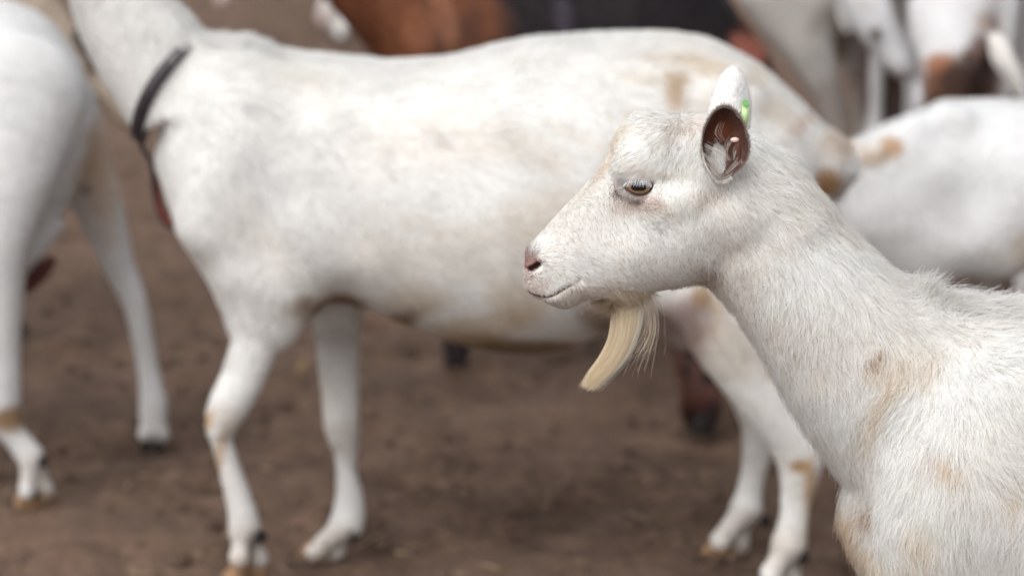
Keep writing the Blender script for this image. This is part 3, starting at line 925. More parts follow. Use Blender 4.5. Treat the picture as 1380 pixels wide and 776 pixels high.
    def liftf(P):
        u, v = uv(P)
        return .13 + .10 * smoothstep(960, 1060, u) + .15 * smoothstep(1180, 1300, u) * smoothstep(520, 430, v)
    grow("fur", g, V, Q, Nn, 330000, dens, length, fl, colf, origin, lift=liftf, rad=.00026, clump=.0045, cl=.45, jit=.09, wave=.09, seed=11, cvar=.10, sink=.0003, cvc=.10, hmin=.0007, dark=.085)
    bfl = flow_fn([(835, 232, -.5, .9), (850, 222, -.8, .6), (875, 222, -.9, .45), (895, 232, -.5, .8), (905, 215, -.9, .5)], Y)
    grow("brow_hairs", g, V, Q, Nn, 2600, lambda P, N: ((N[:, 1] < 0) * np.exp(-(((uv(P)[0] - 868) / 26) ** 2 + ((uv(P)[1] - 222) / 8) ** 2) ** 1.5)), lambda P, N: np.full(len(P), .012), bfl, colf, origin, lift=.34, rad=.0002, clump=.005, cl=.6, jit=.12, seed=61)
    cfl = flow_fn([(815, 395, .1, 1), (845, 392, 0, 1), (870, 390, .15, 1)], Y)
    grow("chin_hairs", g, V, Q, Nn, 7000, lambda P, N: (np.exp(-(((uv(P)[0] - 846) / 23) ** 2 + ((uv(P)[1] - 398) / 9) ** 2) ** 1.5)), lambda P, N: .012 + .026 * np.random.default_rng(4).uniform(size=len(P)) ** 1.5, cfl,
         patches_fn((.84, .76, .64), [], Y), origin, lift=.22, rad=.00024, clump=.006, cl=.5, jit=.14, seed=62)
    # longer loose guard hairs
    grow("guard_hairs", g, V, Q, Nn, 22000, lambda P, N: dens(P, N) * (uv(P)[0] > 900), lambda P, N: length(P, N) * 1.45, fl, colf, origin, lift=.42, rad=.00017, clump=.02, cl=.2, jit=.3, wave=.3, seed=12)
    # mane on the withers and crest
    def mdens(P, N):
        u, v = uv(P)
        return ((N[:, 2] > .15) & (u > 1190) & (u < 1440) & (v < 480)) * np.exp(-((P[:, 1] - Y) / .028) ** 2)
    mflow = flow_fn([(1190, 370, 1, .3), (1225, 390, .7, -.5), (1250, 400, .3, -1), (1300, 415, .12, -1), (1380, 430, .1, -1), (1440, 440, .2, -1)], Y)
    grow("mane", g, V, Q, Nn, 8500, mdens, lambda P, N: (.026 * smoothstep(1180, 1260, uv(P)[0]) + .008) * (.4 + .6 * np.exp(-((P[:, 1] - Y) / .018) ** 2)), mflow, lambda P: np.tile(np.array([[.95, .93, .89]]), (len(P), 1)), origin, lift=1.0, rad=.00022, clump=.007, cl=.6, jit=.22, wave=.25, seed=13, k=6,
         updir=(.35, 0, -.08), curl=.35)
    # crest fringe down the neck
    def cdens(P, N):
        u, v = uv(P)
        return ((N[:, 2] > .3) & (np.abs(P[:, 1] - Y) < .02) & (u > 1000) & (u < 1240) & (v < 430)).astype(float)
    grow("crest_hairs", g, V, Q, Nn, 5200, cdens, lambda P, N: .016 + .006 * smoothstep(1050, 1200, uv(P)[0]), fl, colf, origin, lift=.62, rad=.0002, clump=.009, cl=.6, jit=.22, wave=.2, seed=14)

    # ---- eyelids: a ring of skin from the almond opening to the socket
    for (ex, eyc, ez, s_) in eyes:
        colE = eye_col
        o = ball("eye", (ex, eyc, ez), ER, M_EYE, g, origin, colf=(lambda Vv: eye_col(Vv * np.array((1, -s_, 1)))), nu=96, nv=72)
        o["label"] = "amber eye with a dark level pupil" if s_ < 0 else "eye on the far side of the head"
        # opening in picture offsets from the eye centre (px)
        top = cr([(-20.5, 1.5), (-14, -5.2), (-5, -8.8), (6, -8.6), (14, -5.4), (19, 0)], 8)
        bot = cr([(19, 0), (14.5, 5.0), (6, 8.6), (-3, 8.2), (-12, 4.8), (-20.5, 1.5)], 8)
        ring = np.vstack([top[:-1], bot[:-1]])
        nseg = len(ring); nr = 8
        LV = []; LC = []
        for i in range(nr):
            t = i / (nr - 1)
            for j in range(nseg):
                du, dv = ring[j]
                ang = math.atan2(-dv, du)
                ox_, oz_ = 23.5 * cos(ang), -17.5 * sin(ang)
                uu = du * (1 - t) + ox_ * t; vv = dv * (1 - t) + oz_ * t
                px, pz = EX + uu * sc, EZ - vv * sc
                rr = min(math.hypot(px - ex, pz - ez) / ER, .98)
                ysph = eyc + s_ * (ER * math.sqrt(1 - rr * rr) + .0009)
                if i == nr - 1 or t > .3:
                    yn = f.near_y(px, pz)
                    if yn is None: yn = ysph
                    ysurf = yn if s_ < 0 else 2 * Y - yn
                    if (yn - Y) > -.02: ysurf = Y + s_ * .04
                else:
                    ysurf = ysph
                dist = math.hypot(px - ex, pz - ez)
                if dist < ER * .93:
                    yout = ysph + s_ * .0008 * sin(pi * min(1, t * 1.6)) * (1.0 if vv < 0 else .8)
                else:
                    wgt = smoothstep(ER * .93, ER * 1.25, dist)
                    yout = ysph * (1 - wgt) + (ysurf - s_ * .0012 * t) * wgt
                LV.append((px, yout, pz))
                ed = 1 - smoothstep(.14, .50 if vv > 0 else .30, t)
                base = np.array((.60, .54, .52)) if vv < 0 else np.array((.50, .40, .37))
                LC.append(base * (1 - ed) + np.array((.035, .02, .018)) * ed)
        # inner lip so the rim has thickness
        for j in range(nseg):
            du, dv = ring[j]
            px, pz = EX + du * .96 * sc, EZ - dv * .96 * sc
            LV.append((px, eyc + s_ * ER * .9 * math.sqrt(max(0, 1 - (math.hypot(px - ex, pz - ez) / ER) ** 2)), pz)); LC.append((.03, .015, .012))
        LF = [(i * nseg + j, i * nseg + (j + 1) % nseg, (i + 1) * nseg + (j + 1) % nseg, (i + 1) * nseg + j) for i in range(nr - 1) for j in range(nseg)]
        b0 = nr * nseg
        LF += [(b0 + j, b0 + (j + 1) % nseg, (j + 1) % nseg, j) for j in range(nseg)]
        LV = np.array(LV); LF = np.array(LF)
        if s_ > 0: LF = LF[:, ::-1]
        lid = np_mesh("eyelid", LV, LF, M_SKIN, g, col=np.array(LC), origin=origin)
        # short hairs on the lids
        LN = np.zeros_like(LV); LN[:, 1] = s_ ; LN[:, 0] = (LV[:, 0] - ex) * 20; LN[:, 2] = (LV[:, 2] - ez) * 20
        LN /= np.linalg.norm(LN, axis=1)[:, None]
        if s_ < 0:
            def ld(P, N):
                a = (P[:, 0] - EX) / (20.5 * sc); b = (P[:, 2] - EZ) / (11.5 * sc)
                return smoothstep(.98, 1.15, np.sqrt(a * a + b * b))
            efl = flow_fn([(840, 236, -.4, .3), (858, 234, -.2, -.5), (880, 238, .6, -.3), (890, 250, 1, .2), (880, 268, .6, .8), (860, 272, 0, 1), (842, 268, -.4, 1), (834, 255, -.4, 1)], Y)
            grow("eyelid_hairs", g, LV, LF, LN, 9000, ld, lambda P, N: np.full(len(P), .0050), efl, patches_fn((.78, .75, .72), [(866, 270, 26, 6, 0, (.5, .36, .32), .6), (841, 240, 9, 5, 40, (.4, .37, .38), .6)], Y), origin, lift=.3, rad=.00013, clump=.004, cl=.3, seed=15)
            # lashes
            n = 105; pts = np.zeros((n, 6, 3)); r = np.random.default_rng(3)
            idxs = r.uniform(.10, .93, n)
            for i in range(n):
                tt = idxs[i] * (len(top) - 1); a = int(tt); fr = tt - a
                du, dv = top[a] * (1 - fr) + top[a + 1] * fr
                dv -= r.uniform(0, 2.2)
                px, pz = EX + du * sc, EZ - dv * sc
                rr = min(math.hypot(px - ex, pz - ez) / ER, .97)
                py = eyc + s_ * (ER * math.sqrt(1 - rr * rr) + .0008)
                lean = (du / 20) * .30 - .32 + r.normal() * .10
                Lh = r.uniform(.0050, .0088) * (1.0 - .25 * abs(du / 20))
                for k in range(6):
                    t = k / 5
                    pts[i, k] = (px + Lh * lean * t, py + s_ * Lh * (.85 * t - .25 * t * t), pz - Lh * (.10 * t + .72 * t * t) + Lh * .12 * t)
            cl = np.repeat(np.array([[.86, .86, .87]]), n, 0) * r.uniform(.8, 1.05, (n, 1))
            lash = strands("eyelashes", g, pts, np.outer(r.uniform(.00014, .00022, n), np.linspace(1, .25, 6)), cl, origin)

    # ---- near ear: cupped, opening to the camera
    def ear(out_uv, centre, Yc, cup, face, name, incol, backcol, thick=.0022, tiltx=0.0, tiltz=0.0):
        O = cr(out_uv + [out_uv[0]], 7)[:-1]
        n = len(O); rings = 14
        cx, cz = XZ(centre, Yc)
        V, C = [], []
        for side in (0, 1):
            for i in range(rings + 1):
                s_ = i / rings
                for j in range(n):
                    ox_, oz_ = XZ(O[j], Yc)
                    x = cx + (ox_ - cx) * s_; z = cz + (oz_ - cz) * s_
                    bowl = cup * (1 - s_ ** 2.2)
                    y = Yc + face * bowl + tiltx * (ox_ - cx) * s_ + tiltz * (oz_ - cz) * s_
                    fold = 0
                    y += fold
                    if side:
                        y += face * (thick * (1 - .75 * s_ ** 6))
                    V.append((x, y, z))
                    C.append((incol if not side else backcol)(x, z, s_))
        F = []
        for side in (0, 1):
            o0 = side * (rings + 1) * n
            for i in range(rings):
                for j in range(n):
                    f4 = (o0 + i * n + j, o0 + i * n + (j + 1) % n, o0 + (i + 1) * n + (j + 1) % n, o0 + (i + 1) * n + j)
                    F.append(f4 if side else f4[::-1])
        a0, b0 = rings * n, (2 * rings + 1) * n
        F += [(a0 + j, a0 + (j + 1) % n, b0 + (j + 1) % n, b0 + j) for j in range(n)]
        return np.array(V), np.array(F), np.array(C), O
    Yn = ys_ + .002
    def inc(x, z, s_):
        u = 690 + (x / (Yn * cP + (CAMH - z) * sP)) * FPX
        zc = z - CAMH; vv = 388 - (Yn * sP + zc * cP) / (Yn * cP - zc * sP) * FPX
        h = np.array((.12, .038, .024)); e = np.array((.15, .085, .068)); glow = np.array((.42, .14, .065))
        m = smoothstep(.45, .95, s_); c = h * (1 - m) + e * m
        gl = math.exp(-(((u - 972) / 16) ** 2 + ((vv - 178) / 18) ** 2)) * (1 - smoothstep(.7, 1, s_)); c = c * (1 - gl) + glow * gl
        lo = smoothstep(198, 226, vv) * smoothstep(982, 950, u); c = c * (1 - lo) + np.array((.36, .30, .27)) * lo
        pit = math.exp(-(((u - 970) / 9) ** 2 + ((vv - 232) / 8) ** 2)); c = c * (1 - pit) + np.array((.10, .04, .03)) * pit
        return c
    near_out = [(966, 244), (957, 233), (950, 220), (946.5, 205), (948, 186), (953, 168), (962, 152), (974, 144.5), (987, 148), (998, 161), (1005, 180), (1007.5, 200), (1003, 217), (992, 230), (978, 242)]
    EV, EF, EC, EO = ear(near_out, (974, 200), Yn - .012, .026, 1.0, "ear", inc, lambda x, z, s_: np.array((.70, .64, .58)), tiltx=-.25, tiltz=-.10)
    # inner fold
    for i in range(len(EV) // 2):
        u = 690 + (EV[i, 0] / (Yn * cP + (CAMH - EV[i, 2]) * sP)) * FPX
        zc = EV[i, 2] - CAMH; vv = 388 - (Yn * sP + zc * cP) / (Yn * cP - zc * sP) * FPX
        EV[i, 1] -= .013 * math.exp(-(((u - 992) / 4.5) ** 2 + ((vv - 202) / 15) ** 2)) + .006 * math.exp(-(((u - 981) / 3.0) ** 2 + ((vv - 214) / 11) ** 2)) + .006 * math.exp(-(((u - 958) / 6) ** 2 + ((vv - 205) / 16) ** 2))
    near_ear = np_mesh("ear", EV, EF, M_SKIN, g, col=EC, origin=origin)
    near_ear["label"] = "near ear turned open, dark red brown inside"
    # fine velvet on the ear rim and inside
    EN = v_normals(EV, EF); hn = len(EV) // 2
    EN[:hn] *= -np.sign(EN[:hn, 1:2] + 1e-9); EN[hn:] *= np.sign(EN[hn:, 1:2] + 1e-9)
    half = len(EV) // 2
    ecol = lambda P: np.array([inc(p[0], p[2], .8) for p in P]) * 1.2 + np.array((.05, .035, .03))
    r = np.random.default_rng(8)
    cx_, cz_ = XZ((974, 200), Yn)
    def rimflow(P):
        d = P - np.array((cx_, Yn, cz_)); d[:, 1] = 0; d /= np.linalg.norm(d, axis=1)[:, None] + 1e-9
        return d * .5 + np.array((0, 0, .5))
    inmask = lambda P, N: (N[:, 1] < .2).astype(float)
    grow("ear_velvet", g, EV, EF, EN, 9000, inmask, lambda P, N: np.full(len(P), .0028), rimflow, ecol, origin, lift=.3, rad=.00010, clump=.004, cl=.3, seed=16)
    grow("ear_back_hair", g, EV, EF, EN, 7000, lambda P, N: (N[:, 1] > .1).astype(float), lambda P, N: np.full(len(P), .005), rimflow, lambda P: np.tile(np.array([[.78, .74, .70]]), (len(P), 1)), origin, lift=.3, rad=.00018, clump=.004, cl=.3, seed=17)
    # white tufts inside the ear: (root, mid, tip) in picture positions, spread, count
    tufts = [((949, 206), (960, 216), (974, 238), 4.2, 34), ((948, 196), (966, 203), (983, 214), 3, 26), ((953, 220), (961, 230), (972, 242), 4.0, 44), ((1004, 204), (993, 217), (977, 233), 3.0, 26),
             ((1000, 224), (988, 232), (975, 239), 2.4, 22), ((985, 188), (977, 200), (980, 214), 2.0, 12), ((994, 196), (989, 206), (987, 214), 2, 12), ((972, 166), (967, 178), (975, 190), 2, 6)]
    P_, C_ = [], []
    for (a, b, c, sp, n) in tufts:
        for _ in range(n):
            o1 = r.normal(size=2) * sp; o3 = o1 * .45 + r.normal(size=2) * .8; o2 = o1 * .8 + r.normal(size=2) * .5
            k = cr([np.array(a) + o1, np.array(b) + o2, np.array(c) + o3], 3)
            dep = [0.0045, 0.001, -.002, -.0045, -.006, -.006, -.005]
            jj = r.uniform(-.0015, .0015)
            P_.append([(*[XZ(p, Yn - .004)[0]], Yn - .006 + dep[min(i, 6)] + jj, XZ(p, Yn - .004)[1]) for i, p in enumerate(k)]); C_.append(np.array((.78, .73, .68)) * r.uniform(.35, 1.1))
    P_ = np.array(P_)
    strands("ear_tuft", g, P_, np.outer(r.uniform(.00009, .00015, len(P_)), np.linspace(1, .3, P_.shape[1])), np.array(C_), origin)
    # soft hair along the rim, brown at the top and white low on the front edge
    n = 2600; j = r.uniform(0, len(EO), n); jj = j.astype(int) % len(EO); fr = (j % 1)[:, None]
    Ro = EO[jj] * (1 - fr) + EO[(jj + 1) % len(EO)] * fr; cen = np.array((974, 200))
    od = Ro - cen; od /= np.linalg.norm(od, axis=1)[:, None]
    K2 = 4; P2 = np.zeros((n, K2, 3)); Lr = r.uniform(2.5, 6.5, n)
    low = smoothstep(180, 215, Ro[:, 1]) * (Ro[:, 0] < 985)
    dirn = od * .55 + np.stack([.25 * r.normal(size=n), -.55 + .25 * r.normal(size=n)], 1); dirn = dirn * (1 - low[:, None]) + low[:, None] * (np.array((.35, .75)) + .2 * r.normal(size=(n, 2)))
    rimv = np.array([EV[(len(EO)) * 14 + q] for q in range(len(EO))])
    for i in range(n):
        base_p = rimv[jj[i]] * (1 - fr[i, 0]) + rimv[(jj[i] + 1) % len(EO)] * fr[i, 0]
        for k_ in range(K2):
            t = k_ / (K2 - 1); dl = dirn[i] * Lr[i] * t * sc
            P2[i, k_] = (base_p[0] + dl[0], base_p[1] - .0012 - .001 * t + .0008 * ((i * 7) % 5) / 5, base_p[2] - dl[1])
    C2 = np.array((.34, .25, .22)) * (1 - low[:, None]) + np.array((.85, .81, .77)) * low[:, None]
    strands("ear_fringe", g, P2, np.outer(r.uniform(.00009, .00015, n), np.linspace(1, .3, K2)), C2 * r.uniform(.7, 1.15, (n, 1)), origin)
    # pale stud in the near ear
    sx_, sz_ = XZ((989.5, 187), Yn)
    o = ball("ear_stud", (sx_, Yn - .0065, sz_), .0034, M_STUD, g, origin, nu=14, nv=8, sq=(1.25, .5, .75))

    # ---- far ear: back of the ear towards the camera, standing up
    Yf = 2 * Y - ys_ - .004
    far_out = [(968, 196), (957, 176), (954, 158), (957, 138), (963, 117), (973, 99), (985, 89), (994, 90), (1002, 100), (1008, 117), (1012, 138), (1012.5, 158), (1009, 178), (1000, 196)]
    # measured where the ear stands
    FV, FF, FC, FO = ear(far_out, (985, 140), Yf, .012, -1.0, "ear", lambda x, z, s_: np.array((.30, .20, .18)) * (1 - smoothstep(.7, .9, s_)) + np.array((.8, .76, .74)) * smoothstep(.7, .9, s_), lambda x, z, s_: np.array((.92, .90, .89)), tiltx=.15, thick=.0022)
    far_ear = np_mesh("ear", FV, FF[:, ::-1], M_SKIN, g, col=FC, origin=origin)
    far_ear["label"] = "far ear standing up, white from behind"
    FN = v_normals(FV, FF[:, ::-1])
    FN[:len(FV) // 2] *= np.sign(FN[:len(FV) // 2, 1:2] + 1e-9); FN[len(FV) // 2:] *= -np.sign(FN[len(FV) // 2:, 1:2] + 1e-9)
    fx_, fz_ = XZ((985, 190), Yf)
    def ffl(P):
        d = P - np.array((fx_, Yf, fz_)); d[:, 1] = 0; return d / (np.linalg.norm(d, axis=1)[:, None] + 1e-9)
    grow("ear_hair", g, FV, FF[:, ::-1], FN, 3500, lambda P, N: (N[:, 1] < .2).astype(float), lambda P, N: np.full(len(P), .0030), ffl, lambda P: np.tile(np.array([[.95, .94, .93]]), (len(P), 1)), origin, lift=.16, rad=.00016, clump=.004, cl=.3, jit=.12, wave=.1, seed=18)
    # tag: folded strip with button
    def box(name, c, hx, hy, hz, rot, mat, parent, bev=.25):
        import bmesh
        bm = bmesh.new(); bmesh.ops.create_cube(bm, size=2)
        bmesh.ops.bevel(bm, geom=bm.edges[:], offset=bev, segments=2, affect='EDGES')
        for v in bm.verts:
            x, y, z = v.co.x * hx, v.co.y * hy, v.co.z * hz
            v.co = (c[0] - origin[0] + x * cos(rot) + z * sin(rot), c[1] - origin[1] + y, c[2] - origin[2] - x * sin(rot) + z * cos(rot))
        me = bpy.data.meshes.new(name); bm.to_mesh(me); bm.free(); me.materials.append(mat)
        for p in me.polygons: p.use_smooth = True
        return link(bpy.data.objects.new(name, me), parent)
    Yt = Yf - .0125
    t1 = W(1004, 155, Yt)
    tag = box("ear_tag", (t1[0], t1[1], t1[2]), .0036, .0010, .0125, .10, M_TAG, g)
    t2 = W(1004.5, 138.5, Yt - .002)
    import bmesh
    def disc(name, c, rr, hh, mat, par):
        bm = bmesh.new(); bmesh.ops.create_cone(bm, cap_ends=True, segments=20, radius1=rr, radius2=rr * .85, depth=hh)
        for v in bm.verts:
            x, y, z = v.co
            v.co = (c[0] - origin[0] + x, c[1] - origin[1] + z, c[2] - origin[2] + y)
        me = bpy.data.meshes.new(name); bm.to_mesh(me); bm.free(); me.materials.append(mat)
        return link(bpy.data.objects.new(name, me), par)
    disc("button", t2, .0033, .0025, M_TAGD, tag)

    # ---- beard
    left = cr([(818, 392), (824, 425), (822, 456), (811, 482), (798, 502), (789, 521)], 4)
    right = cr([(868, 388), (866, 425), (857, 456), (842, 484), (819, 508), (799, 526)], 4)
    n = 9500; K = 12
    a = r.beta(1.0, 1.25, n); yy = r.uniform(-1, 1, n)
    nl = 22; lock = np.clip((a * nl).astype(int), 0, nl - 1)
    lo = np.zeros((nl, 2)); ll = .90 + .10 * np.sin(np.arange(nl) * .9 + 1) ; ly = np.zeros(nl)
    ln = (.92 + .08 * np.sin(a * 19 + 1)) * r.uniform(.45, 1.04, n) ** .42
    ss = np.linspace(0, 1, K)
    tl = np.linspace(0, 1, len(left))
    P_ = np.zeros((n, K, 3))
    wob = r.normal(size=(n, 2)) * 1.5; rtop = r.uniform(-9, 4, n); bend = r.normal(size=n) * 2.4
    for k_ in range(K):
        t = ss[k_] * ln
        ax = a + .030 * np.sin(a * 37 + 2) * t + .02 * np.sin(a * 71) * t
        lx, lv = np.interp(t, tl, left[:, 0]), np.interp(t, tl, left[:, 1])
        rx, rv = np.interp(t, tl, right[:, 0]), np.interp(t, tl, right[:, 1])
        U = lx + (rx - lx) * ax + wob[:, 0] * t ** 2 * 2.4 + lo[lock, 0] * t ** 2 + bend * np.sin(pi * t) * .5
        Vv = lv + (rv - lv) * ax + wob[:, 1] * t + rtop * (1 - t) ** 2 + lo[lock, 1] * t ** 2
        yo = (yy * .7 + ly[lock] * .3) * (.015 * (1 - .5 * t)) * np.sqrt(np.maximum(0, 1 - (2 * ax - 1) ** 2 * .8))
        dx = (U - 690) / FPX; dy = -(Vv - 388) / FPX; tt = Y / (cP + dy * sP)
        P_[:, k_, 0] = tt * dx; P_[:, k_, 1] = Y + yo; P_[:, k_, 2] = CAMH + tt * (dy * cP - sP)
    base = np.array((.84, .71, .53)); pale = np.array((.92, .87, .79))
    mixc = np.clip((a - .72) * 3, 0, 1)[:, None]; C_ = base * (1 - mixc) + pale * mixc
    C_ = C_ * (1 + .05 * np.sin(a * 45))[:, None] * r.uniform(.85, 1.12, (n, 1))
    strands("beard", g, P_, np.outer(r.uniform(.00014, .00022, n), np.linspace(1, .3, K)), np.clip(C_, 0, .9), origin)
    # loose wisps behind the beard, chin whiskers
    wl_ = []
    for _ in range(44):
        o1 = r.normal() * 8
        b = r.uniform(0, 1)
        wl_.append(cr([(866 + o1, 392), (876 + o1 + b * 4, 418), (876 + b * 8 + o1, 445), (866 + b * 12 + o1 * 1.5, 470), (850 + b * 22 + o1 * 2, 488 + r.normal() * 12)], 3))
    for _ in range(16):
        u = r.uniform(745, 800); wl_.append(cr([(u, 402), (u + 1, 408), (u + 3 + r.normal() * 2, 413), (u + 5, 417), (u + 7 + r.normal() * 3, 420 + r.normal() * 3)], 3))
    for _ in range(4):
        u = r.uniform(818, 834); v = 212 - (u - 818) * 1.8; wl_.append(cr([(u, v), (u - 4, v - 8), (u - 7, v - 18), (u - 8, v - 28), (u - 8 + r.normal(), v - 36)], 3))
    wl_ = np.array(wl_)
    yo = r.normal(size=len(wl_)) * .006
    P_ = np.array([[(W(p[0], p[1], Y + yo[i])) for p in row] for i, row in enumerate(wl_)])
    strands("loose_hairs", g, P_, np.outer(r.uniform(.00008, .00014, len(P_)), np.linspace(1, .4, P_.shape[1])), np.tile(np.array([[.80, .68, .54]]), (len(P_), 1)), origin)

    # hooves (below the frame)
    lx = XZ((1290, 900), Y)[0]; rx = XZ((2270, 900), Y)[0]
    for s_ in (-1, 1):
        hoof_pair(g, (lx - .015, Y + s_ * .08, 0), .034, pi, M_HOOF, origin)
        hoof_pair(g, (rx - .02, Y + s_ * .09, 0), .034, pi, M_HOOF, origin)
import time
_t = time.time()
front_goat()
print("front goat", round(time.time() - _t, 1))

# ==================================================================================================
# THE HERD BEHIND
# ==================================================================================================
WHITE = (0.87, 0.86, 0.84)
def prof_px(f, Y, ax, top, bot, ws, dy=0.0, k=.03, p=2.0, mid=.5):
    q = lambda pts: [XZ(t, Y + dy) for t in pts]
    f.profile(*q(ax), q(top), q(bot), [(*XZ(t, Y + dy), w) for t, w in ws], y0=Y + dy, k=k, p=p, mid=mid)
def finish(g, f, colf, origin, furn, flen, flow, frad, seed, lift=.3, relax=1, clump=.012, skin=.80, dens=None):
    V, Q = f.surface(relax=relax)
    Nn = v_normals(V, Q)
    np_mesh("body", V, Q, M_SKIN, g, col=colf(V) * skin, origin=origin)
    if furn:
        grow("fur", g, V, Q, Nn, furn, dens or (lambda P, N: np.where(N[:, 1] < .4, 1.0, .3)), flen, flow, colf, origin, lift=lift, rad=frad, clump=clump, cl=.4, k=4, jit=.14, wave=.10, seed=seed, cvar=.06, cvc=.10)
    return V, Q, Nn

def middle_goat():
    Y = 3.47
    ox, oz = XZ((650, 700), Y); origin = (ox, Y, 0)
    g = root_empty("goat", origin, "large white goat standing side on behind the front goat, wearing a dark collar", "goat", "herd of goats in the yard")
    A = XZ((60, -330), Y); B = XZ((1190, 780), Y)
    f = Field(axis_grid([(A[0] - .25, B[0], .0058)]), axis_grid([(-.24, .24, .0062)]) + Y, axis_grid([(-.01, A[1], .0058)]))
    # trunk
    prof_px(f, Y, [(200, 250), (1150, 250)],
            [(212, 205), (222, 150), (240, 90), (262, 62), (285, 55), (310, 54), (340, 60), (375, 72), (430, 77), (490, 83), (520, 86), (600, 82), (660, 68), (720, 57), (800, 51), (860, 49), (905, 50), (950, 57), (990, 74), (1030, 98), (1070, 133), (1105, 166), (1130, 190), (1146, 222)],
            [(214, 225), (226, 262), (242, 306), (266, 350), (300, 395), (350, 412), (420, 402), (470, 402), (510, 413), (555, 432), (600, 448), (650, 461), (700, 467), (745, 464), (790, 450), (830, 430), (880, 405), (940, 380), (1010, 340), (1070, 290), (1125, 258), (1146, 230)],
            [((213, 220), .02), ((235, 220), .06), ((290, 250), .10), ((380, 250), .135), ((520, 260), .175), ((680, 260), .20), ((800, 260), .195), ((920, 230), .16), ((1040, 220), .12), ((1120, 225), .06), ((1146, 225), .02)], k=.03, p=2.1, mid=.47)
    # neck up out of the picture and head looking left
    prof_px(f, Y, [(270, 220), (80, -190)],
            [(300, 120), (280, 62), (268, 44), (255, 22), (236, 0), (210, -40), (190, -90), (178, -150), (165, -210)],
            [(262, 330), (236, 270), (206, 215), (192, 190), (176, 165), (160, 138), (146, 116), (131, 88), (112, 48), (97, 0), (84, -50), (72, -100), (66, -150)],
            [((270, 220), .02), ((240, 150), .072), ((180, 20), .060), ((130, -90), .052), ((105, -150), .045), ((85, -185), .02)], k=.035)
    f.chain([pt(128, -170, Y, 0, 52, .05), pt(85, -168, Y, 0, 50, .055), pt(40, -140, Y, 0, 40, .042), pt(-20, -95, Y, 0, 27, .03), pt(-48, -76, Y, 0, 23, .027)], k=.03)
    # shoulder, haunch
    f.chain([pt(330, 150, Y, -.085, 45, .03), pt(305, 260, Y, -.10, 55, .04), pt(330, 350, Y, -.095, 50, .045)], k=.06)
    f.chain([pt(330, 150, Y, .085, 45, .03), pt(305, 260, Y, .10, 55, .04), pt(340, 350, Y, .095, 50, .045)], k=.06)
    f.chain([pt(425, 320, Y, -.12, 40, .03), pt(400, 380, Y, -.10, 30, .03)], k=.05)
    # fore legs
    near = L3([(292, 432, 385, -.09, .62), (302, 412, 420, -.095, .62), (311, 385, 446, -.10, .66), (310, 371, 472, -.10, .8), (299, 358, 507, -.10, .85), (282, 337, 545, -.105, .9), (278, 320, 572, -.105, .9), (284, 313, 592, -.105, .95),
               (293, 323, 625, -.105, .95), (303, 337, 666, -.105, 1), (308, 347, 695, -.105, 1.05), (309, 350, 712, -.105, 1.05)], Y)
    f.chain(near, k=.030)
    foot(f, g, Y, -.105, (329, 712), [(323, 752, -.016), (347, 752, .016)], 19, M_HOOF, origin, dew=(352, 722), hs=.029)
    f.chain([pt(297, 560, Y, -.105, 15, .017), pt(296, 575, Y, -.105, 13, .015)], k=.012)
    far = L3([(415, 490, 400, .08, .7), (424, 484, 440, .08, .75), (428, 484, 482, .085, .8), (434, 484, 533, .085, .9), (437, 484, 575, .085, .95), (449, 483, 605, .085, 1), (453, 480, 632, .085, 1), (453, 489, 666, .085, 1),
              (449, 491, 690, .085, 1.05), (446, 490, 704, .085, 1.05)], Y)
    f.chain(far, k=.022)
    foot(f, g, Y, .085, (466, 706), [(425, 742, -.012), (450, 744, .014)], 19, M_HOOF, origin, dew=(476, 722), hs=.029)
    # hind legs
    nh = [pt(985, 235, Y, -.085, 105, .06), pt(975, 310, Y, -.095, 95, .06), pt(972, 380, Y, -.10, 82, .055), pt(985, 440, Y, -.105, 62, .045), pt(1010, 500, Y, -.105, 46, .036), pt(1042, 555, Y, -.105, 36, .030), pt(1070, 598, Y, -.105, 33, .026),
          pt(1078, 632, Y, -.105, 29, .022), pt(1073, 670, Y, -.105, 22, .018), pt(1069, 705, Y, -.105, 21, .018), pt(1064, 730, Y, -.105, 24, .022)]
    f.chain(nh, k=.03)
    foot(f, g, Y, -.105, (1062, 735), [(1040, 772, -.014), (1064, 776, .014)], 21, M_HOOF, origin, dew=(1083, 750), hs=.030)
    f.chain([pt(1088, 600, Y, -.105, 13, .016), pt(1090, 622, Y, -.105, 13, .016)], k=.015)
    fh = [pt(990, 300, Y, .09, 80, .05), pt(985, 400, Y, .10, 60, .045), pt(1000, 480, Y, .10, 42, .035), pt(1022, 560, Y, .10, 27, .026), pt(1020, 610, Y, .10, 20, .020), pt(1013, 645, Y, .10, 17, .017), pt(1008, 676, Y, .10, 19, .018)]
    f.chain(fh, k=.03)
    foot(f, g, Y, .10, (1006, 684), [(972, 728, -.013), (994, 732, .013)], 20, M_HOOF, origin, dew=(1032, 702), hs=.032)
    def dimple(u, v, dy, ru, ry, k=.05, u2=None, v2=None):
        a = pt(u, v, Y, dy, ru, ry); b = pt(u2 or u + 2, v2 or v, Y, dy, ru, ry)
        f.chain([a, b], k=k, sub=True)
    for s_ in (-1, 1):
        dimple(430, 215, s_ * .225, 46, .055, .06, 440, 330)      # behind the shoulder
        dimple(905, 215, s_ * .262, 60, .07, .07, 880, 330)       # hollow of the flank
        dimple(1060, 300, s_ * .21, 50, .05, .06)
        f.chain([pt(985, 118, Y, s_ * .105, 22, .022), pt(1000, 130, Y, s_ * .105, 20, .02)], k=.05)    # hip bone
        f.chain([pt(322, 130, Y, s_ * .055, 20, .02), pt(318, 180, Y, s_ * .095, 22, .02), pt(275, 300, Y, s_ * .10, 30, .03)], k=.05)
    # loose skin between belly and thigh, udder
    f.chain([pt(850, 385, Y, -.11, 30, .02), pt(915, 392, Y, -.115, 30, .03)], k=.04)
